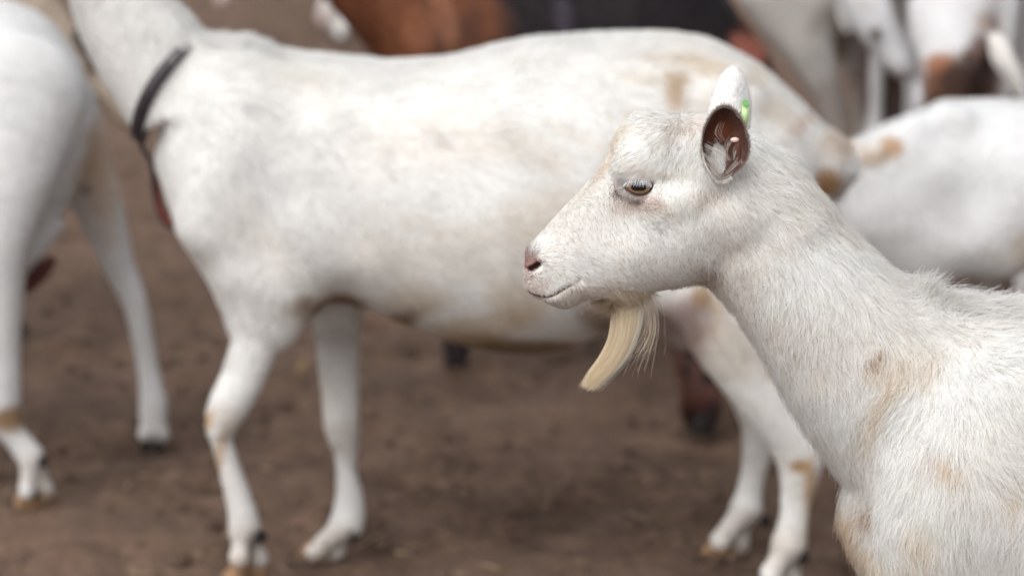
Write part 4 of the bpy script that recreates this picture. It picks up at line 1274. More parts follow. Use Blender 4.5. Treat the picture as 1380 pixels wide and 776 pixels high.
    f.chain([pt(905, 410, Y, 0, 45, .05), pt(925, 432, Y, 0, 38, .045)], k=.04)
    # tail
    f.chain([pt(1120, 205, Y, -.0, 22, .022), pt(1135, 218, Y, -.0, 20, .022), pt(1132, 240, Y, 0, 16, .018), pt(1120, 262, Y, 0, 9, .012)], k=.02)
    tan = (0.50, 0.33, 0.17); cream = (0.68, 0.55, 0.40); shade_brown = (0.36, 0.25, 0.16); grey = (.60, .60, .60)
    coat = [(905, 118, 14, 34, 8, tan, .75), (885, 80, 50, 9, 0, tan, .30), (940, 90, 40, 9, -18, cream, .5), (1040, 150, 30, 16, -40, cream, .4), (960, 160, 40, 30, 0, cream, .25), (870, 105, 50, 12, 0, cream, .3), (700, 200, 90, 30, -20, cream, .16), (560, 300, 70, 22, -20, (.72, .66, .58), .22), (480, 180, 50, 20, -30, (.72, .70, .68), .25), (770, 180, 60, 14, -25, (.70, .62, .52), .25), (852, 158, 20, 10, 0, cream, .5), (1000, 110, 40, 14, 40, cream, .35),
            (1130, 185, 30, 22, 40, (.62, .48, .36), .6), (1112, 245, 17, 18, -30, (.50, .30, .14), .95), (1110, 215, 20, 12, 0, WHITE, .4), (1080, 160, 60, 7, 47, (.66, .46, .36), .5),
            (590, 187, 26, 10, 10, grey, .35), (592, 195, 5, 6, 0, (.6, .42, .36), .4), (335, 145, 18, 12, -45, (.58, .60, .60), .35), (360, 250, 40, 70, 20, (.66, .67, .70), .22),
            # belly, its underside shade painted in brown
            (450, 408, 50, 16, 5, shade_brown, .95), (530, 430, 60, 14, 18, shade_brown, .95), (620, 462, 70, 16, 8, shade_brown, .95), (720, 468, 90, 15, -3, shade_brown, .9), (820, 440, 60, 20, -25, shade_brown, .7), (640, 440, 140, 18, 6, cream, .6), (560, 405, 60, 20, 10, cream, .4), (700, 410, 50, 30, 0, cream, .45),
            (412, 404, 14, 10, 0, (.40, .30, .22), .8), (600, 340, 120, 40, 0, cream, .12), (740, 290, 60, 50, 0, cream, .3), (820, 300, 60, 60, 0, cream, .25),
            # fore legs; shade in toe clefts and behind the pastern is painted on
            (280, 566, 9, 18, -15, (.55, .36, .18), .9), (292, 625, 9, 55, -12, (.55, .38, .22), .85), (298, 690, 6, 40, 0, (.5, .36, .24), .6), (346, 724, 10, 9, 0, (.10, .08, .07), .8), (338, 742, 4, 14, 8, (.2, .16, .14), .7), (325, 760, 30, 8, 0, (.5, .36, .26), .5),
            (474, 722, 9, 10, 10, (.10, .08, .07), .8, 1), (432, 752, 26, 8, 0, (.5, .34, .22), .6, 1), (985, 740, 30, 9, 0, (.45, .3, .2), .6, 1), (983, 725, 4, 14, 20, (.2, .16, .14), .7, 1), (440, 735, 4, 12, 20, (.2, .15, .13), .7, 1), (432, 610, 4, 20, 0, cream, .7, 1), (485, 572, 3, 10, 0, cream, .7, 1), (450, 450, 30, 22, 0, (.52, .46, .42), .5, 1),
            (325, 742, 40, 34, 0, (.52, .43, .36), .42), (440, 726, 46, 36, 0, (.52, .43, .36), .42, 1), (985, 712, 46, 36, 0, (.52, .43, .36), .42, 1), (1060, 752, 46, 34, 0, (.52, .43, .36), .42), (316, 640, 26, 60, 0, (.66, .62, .60), .35), (468, 640, 26, 70, 0, (.62, .60, .60), .4, 1), (300, 560, 26, 24, 0, (.68, .60, .52), .4), (462, 590, 24, 22, 0, (.62, .56, .52), .45, 1), (455, 480, 34, 60, 0, (.64, .63, .63), .45, 1), (1015, 600, 30, 70, 0, (.66, .62, .60), .4, 1),
            # hind legs
            (943, 398, 18, 20, -10, (.48, .31, .15), .9), (966, 415, 12, 14, 0, cream, .7), (965, 440, 18, 10, 0, cream, .5), (1040, 500, 12, 22, -35, (.62, .44, .30), .6), (930, 470, 8, 40, -30, cream, .5), (1080, 628, 18, 10, 0, (.45, .28, .12), .95), (1094, 655, 12, 45, 5, (.58, .40, .24), .85),
            (1000, 470, 60, 50, 0, (.78, .70, .60), .35), (1095, 720, 8, 40, 4, (.60, .44, .28), .7), (1034, 702, 9, 12, 0, (.06, .045, .04), .9, 1), (1085, 760, 10, 9, 0, (.1, .08, .07), .8), (1040, 640, 6, 20, 0, (.7, .6, .55), .4, 1),
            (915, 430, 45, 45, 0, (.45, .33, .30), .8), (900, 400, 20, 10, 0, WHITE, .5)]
    colf = patches_fn(WHITE, coat, Y, seed=5, mott=.035, mcol=(.78, .68, .55), mcs=.26, mfreq=11)
    arrows = [(150, 20, .4, 1), (230, 120, .5, 1), (300, 60, 1, .1), (280, 200, .3, 1), (420, 120, 1, .4), (400, 300, .3, 1), (560, 100, 1, .3), (600, 200, 1, .6), (600, 350, .8, .8), (760, 120, 1, .35), (760, 300, .9, .5), (900, 90, 1, .3), (950, 200, .8, .7), (1080, 170, .7, .8),
              (950, 330, .3, 1), (990, 450, .3, 1), (320, 500, 0, 1), (460, 500, 0, 1), (320, 680, 0, 1), (460, 680, 0, 1), (1080, 700, 0, 1), (1000, 680, 0, 1)]
    def flen(P, N):
        v = P[:, 2]
        return np.where(v > .36, .015 + .008 * smoothstep(.6, .95, N[:, 2]), .006)
    def fl_lift(P):
        return np.where(P[:, 2] > .36, .26, .15) + .2 * smoothstep(.74, .80, P[:, 2])
    V, Q, Nn = finish(g, f, colf, origin, 110000, flen, flow_fn(arrows, Y), .00042, 31, lift=fl_lift)
    def rd(P, N):
        return ((N[:, 2] > .5) & (np.abs(P[:, 1] - Y) < .035) & (P[:, 2] > .66)).astype(float)
    def rl(P, N):
        a, b, c = XZ((265, 50), Y)[0], XZ((400, 50), Y)[0], XZ((520, 50), Y)[0]
        return .013 + .016 * smoothstep(a - .02, a + .02, P[:, 0]) * (1 - smoothstep(b - .05, b + .02, P[:, 0]))
    grow("mane", g, V, Q, Nn, 9000, rd, rl, flow_fn(arrows, Y), colf, origin, lift=.7, rad=.00035, clump=.014, cl=.6, k=5, seed=32)
    # eyes, ears, of the head above the picture
    for s_ in (-1, 1):
        a = W(45, -160, Y)
        ball("eye", (a[0], Y + s_ * .040, a[2]), .013, M_EYE, g, origin, colf=lambda Vv, s_=s_: eye_col(Vv * np.array((1, -s_, 1))))
        ear_simple(g, W(108, -178, Y), s_, origin, Y, .052, (.75, .62, .55), (.78, .76, .74))
    # hooves
    # collar: strap round the base of the neck and its hanging loose end
    cN = XZ((229, 122), Y); pts = []; side = []
    C0 = np.array(XZ((268, 50), Y)); C1 = np.array(XZ((189, 186), Y))
    n = 40; ctr = (C0 + C1) / 2; hv = (C0 - C1) / 2
    L = np.linalg.norm(hv); e = hv / L; nrm = np.array((-e[1], e[0]))
    if nrm[0] > 0: nrm = -nrm
    for i in range(n + 1):
        a = 2 * pi * i / n
        sag = .012 * sin(a) ** 2
        w = .074
        c2 = ctr + e * (L * 1.05) * cos(a)
        bulge = -.018 * (1 - cos(a) ** 2) * (1 if sin(a) > 0 else 1)
        c2 = c2 - nrm * (-bulge) * -1 * 1.0
        pts.append((c2[0], Y - w * sin(a), c2[1])); side.append((-nrm[0], 0, -nrm[1]))
    col = strip("collar", pts, side, .0095, .0013, M_LEATHER, g, origin)
    col["label"] = "dark leather collar with a loop hanging in front of the chest"
    lp = cr([(188, 182), (192, 200), (201, 212), (206, 232), (207, 255), (212, 280), (222, 300), (236, 306), (240, 300)], 6)
    P = [W(u, v, Y) for u, v in lp]
    strip("collar_loop", P, [(0, 1, 0)] * len(P), .008, .0024, M_LEATHER, col, (0, 0, 0)).location = (0, 0, 0)
    lp = cr([(210, 236), (213, 258), (218, 278), (227, 294), (236, 300)], 6)
    P = [W(u - 2, v, Y + .002) for u, v in lp]
    strip("collar_lining", P, [(.3, 1, 0)] * len(P), .010, .0014, M_LEATHER2, col, (0, 0, 0))
    for ch in col.children:
        me = ch.data; a = np.empty(len(me.vertices) * 3, np.float32); me.vertices.foreach_get("co", a)
        a = a.reshape(-1, 3) - np.array(origin, np.float32); me.vertices.foreach_set("co", a.ravel())

def ear_simple(g, base, s_, origin, Y, size, incol, backcol, droop=-.15, fwd=.0, axis=0.0):
    """leaf ear pointing sideways (s_ = -1 towards the camera side), cupped, with two skins"""
    n, m = 12, 8; V, C = [], []
    for sd in (0, 1):
        for i in range(n + 1):
            t = i / n; w = size * .42 * sin(pi * min(1, t * .93 + .10)) ** .75 * (1 - .15 * t)
            for j in range(m + 1):
                q = (j / m - .5) * 2
                x0 = .0 + q * w; d = t * size * 2; up = .25 * d + droop * d * t - (1 - q * q) * w * .35
                y = s_ * (.035 + d); x = x0 + .004 + fwd * d; z = up - sd * .002 * (1 - abs(q)) - sd * .0006
                xr, zr = x * cos(axis) - z * sin(axis), x * sin(axis) + z * cos(axis)
                V.append((base[0] + xr, Y + y, base[2] + zr)); C.append(incol if sd == 0 else backcol)
    st = m + 1; F = []
    for sd in (0, 1):
        o = sd * (n + 1) * st
        for i in range(n):
            for j in range(m):
                q4 = (o + i * st + j, o + i * st + j + 1, o + (i + 1) * st + j + 1, o + (i + 1) * st + j)
                F.append(q4 if (sd == 0) == (s_ < 0) else q4[::-1])
    np_mesh("ear", np.array(V), np.array(F), M_SKIN, g, col=np.array(C), origin=origin)

def left_goat():
    """hindquarters of the goat walking out of the picture on the left"""
    Y = 3.92
    origin = (*W(-150, 600, Y)[:2], 0); origin = (origin[0], Y, 0)
    g = root_empty("goat", origin, "white goat at the left edge, seen by its rump and striding hind legs", "goat", "herd of goats in the yard")
    A = XZ((-760, -90), Y); B = XZ((260, 700), Y)
    f = Field(axis_grid([(A[0], B[0], .0075)]), axis_grid([(-.30, .30, .0078)]) + Y, axis_grid([(-.01, A[1], .0075)]))
    prof_px(f, Y, [(-560, 170), (130, 170)],
            [(-560, 60), (-480, 20), (-400, 5), (-300, 8), (-200, 12), (-100, 5), (-30, 0), (10, 4), (40, 14), (64, 30), (86, 55), (104, 84), (118, 120), (125, 165)],
            [(-560, 120), (-500, 260), (-400, 320), (-250, 345), (-120, 335), (-40, 330), (10, 330), (40, 318), (70, 300), (92, 270), (112, 230), (125, 175)],
            [((-560, 150), .05), ((-460, 150), .11), ((-300, 150), .17), ((-150, 150), .18), ((-40, 150), .15), ((40, 150), .12), ((95, 150), .07), ((125, 165), .015)], k=.03, p=2.2)
    # neck and head further left
    f.chain([pt(-520, 90, Y, 0, 75, .08), pt(-600, 0, Y, 0, 58, .06), pt(-650, -60, Y, 0, 48, .05), pt(-690, -50, Y, 0, 42, .045), pt(-730, -10, Y, 0, 26, .03)], k=.04)
    # hind leg towards the camera
    f.chain([pt(30, 130, Y, -.09, 85, .06), pt(5, 230, Y, -.12, 70, .06), pt(-5, 330, Y, -.145, 44, .045), pt(-2, 400, Y, -.15, 33, .035), pt(-4, 470, Y, -.15, 32, .03), pt(-2, 530, Y, -.15, 31, .028), pt(6, 565, Y, -.15, 24, .024), pt(22, 590, Y, -.15, 18, .018), pt(40, 613, Y, -.15, 19, .02)], k=.03)
    foot(f, g, Y, -.15, (42, 616), [(36, 662, -.014), (62, 662, .012)], 16, M_HOOF, origin, dew=(58, 622), heading=.3, hs=.028)
    # the other, stretched back
    f.chain([pt(80, 140, Y, .08, 48, .05), pt(102, 195, Y, .12, 42, .05), pt(122, 250, Y, .15, 36, .045), pt(143, 310, Y, .17, 27, .036), pt(162, 362, Y, .18, 21, .026), pt(181, 405, Y, .18, 17, .02), pt(191, 450, Y, .18, 15, .018), pt(200, 500, Y, .18, 15, .017),
             pt(206, 540, Y, .18, 19, .02), pt(207, 556, Y, .18, 19, .022)], k=.03)
    foot(f, g, Y, .18, (207, 560), [(198, 584, -.014), (216, 585, -.01)], 17, M_HOOFD, origin, heading=-1.5, hs=.027)
    for dy, dx in ((-.10, 0), (.10, -60)):
        f.chain([pt(-430 + dx, 250, Y, dy, 50, .05), pt(-440 + dx, 380, Y, dy, 28, .028), pt(-440 + dx, 500, Y, dy, 20, .022), pt(-440 + dx, 640, Y, dy, 18, .02)], k=.03)
    # groin
    f.chain([pt(62, 300, Y, -.02, 24, .03), pt(40, 335, Y, -.04, 20, .025), pt(22, 365, Y, -.05, 12, .018)], k=.02)
    coat = [(138, 205, 26, 60, 0, (.66, .48, .32), .7, 1), (125, 240, 22, 50, 10, (.72, .56, .42), .6, 1), (145, 300, 16, 50, 10, (.74, .64, .54), .5, 1), (130, 195, 22, 45, 0, (.66, .48, .32), .7), (150, 130, 20, 40, 0, (.74, .6, .46), .4), (105, 235, 12, 25, 0, (.62, .46, .34), .5), (135, 275, 14, 10, 0, (.66, .54, .42), .4), (8, 563, 28, 17, 0, (.30, .18, .09), .95),
            (207, 570, 26, 30, 0, (.50, .44, .40), .4, 1), (48, 640, 34, 34, 0, (.52, .43, .36), .45), (195, 470, 24, 70, 0, (.66, .64, .63), .35, 1),
            (86, 290, 12, 7, 10, (.12, .10, .09), .8), (60, 665, 20, 12, 0, (.4, .26, .14), .7), (207, 590, 12, 8, 0, (.15, .12, .11), .6, 1), (60, 640, 12, 20, 0, (.66, .56, .48), .4)]  # includes the dark notch between the legs, shade painted into the coat
    colf = patches_fn((.80, .80, .80), coat, Y, seed=7, mott=.03, mcol=(.66, .62, .56), mcs=.25, mfreq=10)
    V, Q, Nn = finish(g, f, colf, origin, 26000, lambda P, N: np.where(P[:, 2] > .38, .012, .006), flow_fn([(0, 50, .8, .6), (60, 150, .3, 1), (-200, 100, 1, .6), (160, 400, .3, 1), (0, 450, 0, 1)], Y), .0005, 41)
    f2 = Field(axis_grid([(XZ((10, 400), Y)[0], XZ((95, 400), Y)[0], .005)]), axis_grid([(-.10, .03, .006)]) + Y, axis_grid([(XZ((0, 410), Y)[1], XZ((0, 330), Y)[1], .005)]))
    f2.chain([pt(68, 352, Y, -.03, 8, .012), pt(55, 366, Y, -.035, 12, .018), pt(38, 385, Y, -.04, 10, .016)], k=0)
    V, Q = f2.surface(1)
    o = np_mesh("udder", V, Q, M_SKIN, g, col=np.tile(np.array([[.10, .035, .03]]), (len(V), 1)), origin=origin); o["label"] = "dark reddish skin under the groin"
    for (u, v, yy, hd) in ((-440, 700, Y - .10, pi), (-500, 640, Y + .10, pi)):
        a = W(u, v, yy); hoof_pair(g, (a[0], yy, .0), .031, hd, M_HOOF if u < 100 else M_HOOFD, origin)
    for s_ in (-1, 1):
        a = W(-700, -60, Y)
        ball("eye", (a[0], Y + s_ * .036, a[2]), .013, M_EYE, g, origin, colf=lambda Vv, s_=s_: eye_col(Vv * np.array((1, -s_, 1))))
        ear_simple(g, W(-655, -80, Y), s_, origin, Y, .05, (.75, .62, .55), (.78, .76, .74))

def right_goat():
    Y = 3.95
    origin = (W(1500, 600, Y)[0], Y, 0)
    g = root_empty("goat", origin, "smooth white goat behind the neck of the front goat, two brown spots on its tail", "goat", "herd of goats in the yard")
    A = XZ((1090, 40), Y); B = XZ((2120, 850), Y)
    f = Field(axis_grid([(A[0], B[0], .0075)]), axis_grid([(-.24, .24, .0078)]) + Y, axis_grid([(-.01, XZ((1500, 0), Y)[1], .0075)]))
    prof_px(f, Y, [(1105, 270), (1950, 270)],
            [(1108, 275), (1114, 245), (1126, 215), (1145, 194), (1180, 176), (1220, 158), (1260, 145), (1300, 137), (1350, 136), (1420, 142), (1550, 150), (1700, 140), (1850, 130), (1920, 170), (1950, 240)],
            [(1108, 282), (1116, 310), (1140, 345), (1180, 372), (1230, 386), (1275, 388), (1310, 378), (1345, 358), (1400, 350), (1500, 375), (1650, 400), (1800, 390), (1900, 350), (1950, 260)],
            [((1108, 275), .02), ((1130, 270), .07), ((1180, 260), .11), ((1260, 260), .14), ((1400, 260), .16), ((1600, 260), .18), ((1800, 260), .13), ((1920, 230), .07), ((1950, 250), .02)], k=.03, p=2.1)
    f.chain([pt(1880, 200, Y, 0, 70, .07), pt(1970, 110, Y, 0, 55, .055), pt(2010, 60, Y, 0, 45, .048), pt(2060, 70, Y, 0, 38, .04), pt(2100, 105, Y, 0, 24, .028)], k=.04)
    # haunch fold and stifle, legs
    f.chain([pt(1230, 250, Y, -.09, 60, .05), pt(1290, 310, Y, -.11, 40, .035), pt(1350, 345, Y, -.10, 26, .03)], k=.06)
    for dy, dx in ((-.09, 0), (.09, 75)):
        f.chain([pt(1200 + dx * .5, 300, Y, dy, 70, .06), pt(1225 + dx, 380, Y, dy, 40, .045), pt(1215 + dx, 440, Y, dy, 26, .03), pt(1195 + dx, 500, Y, dy, 20, .024), pt(1200 + dx, 580, Y, dy, 16, .018), pt(1210 + dx, 630, Y, dy, 18, .02)], k=.04)
        f.chain([pt(1800 + dx, 340, Y, dy, 46, .045), pt(1805 + dx, 450, Y, dy, 26, .028), pt(1805 + dx, 560, Y, dy, 16, .018), pt(1802 + dx, 630, Y, dy, 17, .019)], k=.03)
        for u in (1200 + dx, 1796 + dx):
            a = W(u + 10, 650, Y + dy); hoof_pair(g, (a[0], Y + dy, 0), .03, 0, M_HOOF, origin)
    # tail lying over the rump
    f.chain([pt(1232, 172, Y, -.10, 10, .012), pt(1215, 192, Y, -.11, 17, .018), pt(1190, 207, Y, -.105, 22, .018), pt(1160, 222, Y, -.09, 18, .016), pt(1142, 232, Y, -.07, 10, .01)], k=.035)
    for s_ in (-1, 1):
        f.chain([pt(1295, 285, Y, s_ * .20, 34, .05), pt(1335, 250, Y, s_ * .21, 30, .05)], k=.06, sub=True)
        f.chain([pt(1215, 230, Y, s_ * .09, 50, .04), pt(1250, 330, Y, s_ * .10, 40, .035)], k=.06)
        f.chain([pt(1275, 155, Y, s_ * .085, 14, .015), pt(1290, 160, Y, s_ * .085, 14, .015)], k=.05)
    coat = [(1205, 198, 17, 13, -35, (.50, .31, .17), .9), (1176, 216, 24, 12, 10, (.42, .32, .23), .85), (1160, 205, 22, 16, 0, (.72, .6, .5), .6), (1290, 300, 26, 14, -30, (.60, .58, .58), .4), (1340, 345, 30, 14, -20, (.72, .66, .58), .4), (1378, 330, 22, 30, 0, (.62, .52, .36), .5),  # grey of the haunch hollow is shade painted into the coat
            (1300, 395, 26, 30, 0, (.55, .40, .34), .6)]
    colf = patches_fn((.80, .80, .80), coat, Y, seed=9, mott=.02, mcol=(.70, .69, .68), mcs=.2, mfreq=10)
    finish(g, f, colf, origin, 24000, lambda P, N: np.where(P[:, 2] > .28, .010, .006), flow_fn([(1150, 250, .2, 1), (1300, 200, -.8, .5), (1300, 320, -.3, 1), (1600, 250, -1, .5), (1220, 190, -1, .5)], Y), .0005, 43)
    for s_ in (-1, 1):
        a = W(2052, 45, Y)
        ball("eye", (a[0], Y + s_ * .034, a[2]), .012, M_EYE, g, origin, colf=lambda Vv, s_=s_: eye_col(Vv * np.array((1, -s_, 1))))
        ear_simple(g, W(2010, 30, Y), s_, origin, Y, .048, (.75, .62, .55), (.78, .76, .74))

def brown_goat():
    Y = 4.45
    origin = (W(750, 500, Y)[0], Y, 0)
    g = root_empty("goat", origin, "dark goat, brown in front and black behind, standing beyond the collared goat", "goat", "herd of goats in the yard")
    A = XZ((250, -230), Y); B = XZ((1110, 700), Y)
    f = Field(axis_grid([(A[0], B[0], .0085)]), axis_grid([(-.26, .26, .0085)]) + Y, axis_grid([(-.01, A[1] + .05, .0085)]))
    prof_px(f, Y, [(460, 80), (1060, 80)],
            [(440, -20), (470, -90), (540, -120), (650, -118), (750, -108), (850, -105), (910, -85), (950, -45), (985, 5), (1012, 40), (1036, 75), (1050, 105), (1054, 130)],
            [(444, -5), (462, 22), (482, 48), (508, 84), (535, 130), (580, 230), (650, 300), (760, 330), (860, 325), (950, 290), (1010, 230), (1045, 180), (1054, 140)],
            [((442, -5), .02), ((480, 0), .08), ((560, 60), .13), ((700, 80), .18), ((850, 80), .18), ((960, 90), .13), ((1030, 120), .07), ((1054, 135), .02)], k=.03, p=2.1)
    f.chain([pt(500, -60, Y, 0, 80, .08), pt(430, -130, Y, 0, 58, .055), pt(400, -180, Y, 0, 46, .048), pt(355, -180, Y, 0, 38, .042), pt(310, -150, Y, 0, 23, .028)], k=.04)
    # fore legs and hind legs
    def gy(u, v): return WG(u, v)
    a = gy(617, 492); dyA = a[1] - Y
    f.chain([pt(575, 150, Y, .10, 50, .05), pt(600, 280, Y, dyA * .7, 32, .035), pt(610, 390, Y, dyA, 22, .024), pt(614, 440, Y, dyA, 17, .019), pt(616, 472, Y, dyA, 19, .022)], k=.03)
    c3 = gy(458, 548); dyC = c3[1] - Y
    f.chain([pt(560, 150, Y, -.10, 55, .05), pt(525, 280, Y, dyC * .5, 32, .035), pt(480, 390, Y, dyC, 20, .022), pt(462, 460, Y, dyC, 15, .018), pt(459, 525, Y, dyC, 16, .02)], k=.03)
    b = gy(946, 580); dyB = b[1] - Y
    f.chain([pt(960, 150, Y, -.10, 90, .06), pt(920, 280, Y, dyB * .8, 55, .05), pt(908, 370, Y, dyB, 36, .034), pt(925, 440, Y, dyB, 32, .028), pt(940, 495, Y, dyB, 29, .025), pt(944, 535, Y, dyB, 30, .028), pt(945, 558, Y, dyB, 27, .028)], k=.03)
    d4 = gy(1062, 562); dyD = d4[1] - Y
    f.chain([pt(970, 150, Y, .10, 80, .06), pt(940, 280, Y, .12, 45, .045), pt(1000, 380, Y, dyD, 24, .026), pt(1050, 450, Y, dyD, 17, .02), pt(1062, 540, Y, dyD, 16, .02)], k=.03)
    blk = (.010, .007, .009); brn = (.125, .043, .018); red = (.30, .10, .07)
    coat = [(830, 0, 200, 260, 0, blk, 1.0), (745, 0, 110, 300, 0, blk, 1.0), (900, 0, 130, 200, 0, blk, 1.0), (960, 20, 60, 90, 0, blk, .9), (1010, 70, 26, 30, -40, red, .9), (1040, 90, 10, 14, 0, blk, .9), (1050, 85, 8, 22, 0, (.35, .2, .14), .8), (560, 40, 22, 30, 10, (.26, .105, .055), .6), (600, 20, 16, 45, 15, (.28, .12, .065), .6), (500, 20, 14, 60, 10, (.10, .03, .012), .6),
            (640, 30, 18, 40, 0, (.06, .025, .018), .6), (925, 390, 60, 60, 0, (.22, .15, .15), .9), (940, 470, 40, 110, 0, (.15, .075, .062), 1), (940, 470, 60, 110, 0, (.15, .075, .062), 1, 1), (937, 470, 16, 14, 20, (.02, .018, .022), .95), (955, 510, 14, 9, 0, (.02, .018, .022), .9), (925, 500, 6, 12, 0, (.02, .018, .022), .9), (962, 490, 12, 12, 0, (.03, .018, .022), .8),
            (945, 560, 36, 26, 0, (.022, .012, .012), .95), (944, 545, 10, 20, 0, (.10, .03, .025), .8), (616, 460, 60, 60, 0, (.028, .02, .024), 1, 1), (616, 462, 10, 10, 0, (.07, .035, .035), .8, 1), (760, 30, 10, 40, 5, (.05, .04, .055), .8)]
    colf = patches_fn(brn, coat, Y, seed=12, mott=.06)
    finish(g, f, colf, origin, 22000, lambda P, N: np.full(len(P), .009), flow_fn([(560, 50, .4, 1), (800, 50, 1, .5), (940, 400, 0, 1)], Y), .0005, 45, skin=1.0)
    for (p) in ((a[0], a[1], 0), (b[0], b[1], 0), (c3[0], c3[1], 0), (d4[0], d4[1], 0)):
        hoof_pair(g, p, .032, pi, M_HOOFD, origin)
    # plain lower legs to the ground where they are hidden
    for s_ in (-1, 1):
        c = W(350, -190, Y)
        ball("eye", (c[0], Y + s_ * .036, c[2]), .013, M_EYE, g, origin, colf=lambda Vv, s_=s_: eye_col(Vv * np.array((1, -s_, 1))))
        ear_simple(g, W(400, -205, Y), s_, origin, Y, .05, (.25, .10, .06), (.16, .06, .03))

def far_goat(loc, head, label, base, coat_fn, neck=(0.16, 0.10), pose='down', scale=1.0, ear_in=(.7, .55, .5), ear_back=(.78, .75, .7), seed=50, fur=9000, legs=((0, 0), (0, 0), (0, 0), (0, 0))):
    """a whole goat in its own frame (+X is forward), turned and put on the ground at loc"""
    g = root_empty("goat", (loc[0], loc[1], 0), label, "goat", "herd of goats in the yard")
    g.rotation_euler = (0, 0, head)
    g.scale = (scale,) * 3
    f = Field(axis_grid([(-.50, .98, .0105)]), axis_grid([(-.2, .2, .0105)]), axis_grid([(-.01, 1.12, .0105)]))
    f.profile((-.42, .58), (.40, .58), [(-.42, .62), (-.38, .70), (-.28, .765), (-.15, .77), (0, .745), (.15, .745), (.27, .77), (.36, .72), (.41, .62)],
              [(-.42, .60), (-.36, .52), (-.2, .46), (0, .40), (.15, .40), (.28, .43), (.37, .50), (.41, .60)],
              [(-.42, .6, .02), (-.36, .6, .09), (-.2, .6, .13), (0, .58, .165), (.18, .58, .15), (.32, .6, .10), (.40, .6, .03)], p=2.1)
    if pose == 'down':
        hd = [(.30, .64, .11, .085), (.42, .58, .085, .065), (.52, .47, .065, .05), (.60, .385, .056, .048)]
        f.chain([(a, 0, b, r, w) for a, b, r, w in hd], k=.04)
        f.chain([(.60, 0, .40, .062, .055), (.655, 0, .33, .056, .052), (.70, 0, .25, .042, .038), (.725, 0, .19, .032, .030), (.735, 0, .165, .028, .028)], k=.025)
        eye, earb, ax = (.672, .345), (.60, .44), -1.0
    else:
        f.chain([(.30, 0, .66, .12, .085), (.42, 0, .78, .08, .06), (.50, 0, .92, .06, .05)], k=.04)
        f.chain([(.50, 0, .96, .058, .055), (.57, 0, .95, .052, .05), (.66, 0, .90, .038, .036), (.72, 0, .86, .030, .030)], k=.025)
        eye, earb, ax = (.585, .972), (.50, .99), -.2
    i = 0
    for s_ in (-1, 1):
        dx1, dx2 = legs[i]; i += 1
        f.chain([(.28, s_ * .09, .52, .065, .05), (.28 + dx1 * .5, s_ * .09, .36, .036, .034), (.285 + dx1, s_ * .085, .24, .026, .025), (.285 + dx1 + dx2 * .5, s_ * .085, .13, .017, .017), (.29 + dx1 + dx2, s_ * .085, .06, .02, .02), (.295 + dx1 + dx2, s_ * .085, .03, .02, .022)], k=.03)
        hoof_pair(g, (.30 + dx1 + dx2, s_ * .085, 0), .032, 0, M_HOOFD, (0, 0, 0))
    for s_ in (-1, 1):
        dx1, dx2 = legs[i]; i += 1
        f.chain([(-.28, s_ * .085, .58, .11, .06), (-.27 + dx1 * .4, s_ * .09, .44, .08, .05), (-.30 + dx1 * .8, s_ * .09, .34, .045, .036), (-.34 + dx1, s_ * .09, .26, .028, .026), (-.335 + dx1 + dx2 * .5, s_ * .09, .14, .018, .018), (-.32 + dx1 + dx2, s_ * .09, .05, .02, .021), (-.315 + dx1 + dx2, s_ * .09, .03, .02, .022)], k=.03)
        hoof_pair(g, (-.31 + dx1 + dx2, s_ * .09, 0), .032, 0, M_HOOFD, (0, 0, 0))
    f.chain([(-.41, 0, .66, .022, .022), (-.45, 0, .68, .02, .02), (-.48, 0, .66, .012, .014)], k=.02)
    def colf(P):
        C = np.repeat(np.array(base)[None, :], len(P), 0) * (1 + .05 * nz(P, 20, seed))[:, None]
        return np.clip(coat_fn(P, C), .004, .95)
    V, Q = f.surface(1); N = v_normals(V, Q)
    np_mesh("body", V, Q, M_SKIN, g, col=colf(V))
    if fur:
        grow("fur", g, V, Q, N, fur, lambda P, N: np.ones(len(P)), lambda P, N: np.full(len(P), .014), lambda P: np.tile(np.array([[-.6, 0, -.8]]), (len(P), 1)), colf, (0, 0, 0), lift=.3, rad=.0008, k=4, clump=.016, seed=seed)
    for s_ in (-1, 1):
        ball("eye", (eye[0], s_ * .045, eye[1]), .013, M_EYE, g, (0, 0, 0), colf=lambda Vv, s_=s_: eye_col(Vv * np.array((1, -s_, 1))), nu=20, nv=12)
        ear_simple(g, (earb[0], 0, earb[1]), s_, (0, 0, 0), 0, .055, ear_in, ear_back, droop=-.35, axis=ax)
    return g

def gauss(P, c, r, col, st, C):
    q = ((P - np.array(c)) / np.array(r)); m = np.exp(-(q ** 2).sum(1) ** 1.5) * st
    return C * (1 - m[:, None]) + np.array(col) * m[:, None]

def herd_far():
    def at(u, v, z):
        """point at height z seen at u, v"""
        dx = (u - 690.0) / FPX; dy = -(v - 388.0) / FPX
        t = (CAMH - z) / (sP - dy * cP)
        return np.array((t * dx, t * (cP + dy * sP)))
    def place(u, v, z, local, head, scale=1.0):
        p = at(u, v, z); c, s_ = cos(head), sin(head)
        return (p[0] - scale * (local[0] * c - local[1] * s_), p[1] - scale * (local[0] * s_ + local[1] * c))
    # muzzle at the top edge
    hd = radians(190)
    def cm(P, C):
        C = gauss(P, (.735, 0, .15), (.035, .2, .05), (.42, .28, .26), .95, C)
        return C
    far_goat(place(300, 6, .15, (.735, 0), hd), hd, "white goat above the collared goat with only its pinkish muzzle in view", (.76, .74, .72), cm, seed=55)
    hd = radians(178)
    far_goat(place(438, 26, .16, (.735, 0), hd), hd, "far white goat half hidden by the brown one, its pale muzzle at the ground", (.74, .72, .71), lambda P, C: gauss(P, (.74, 0, .16), (.04, .2, .05), (.55, .42, .38), .7, C), seed=56)

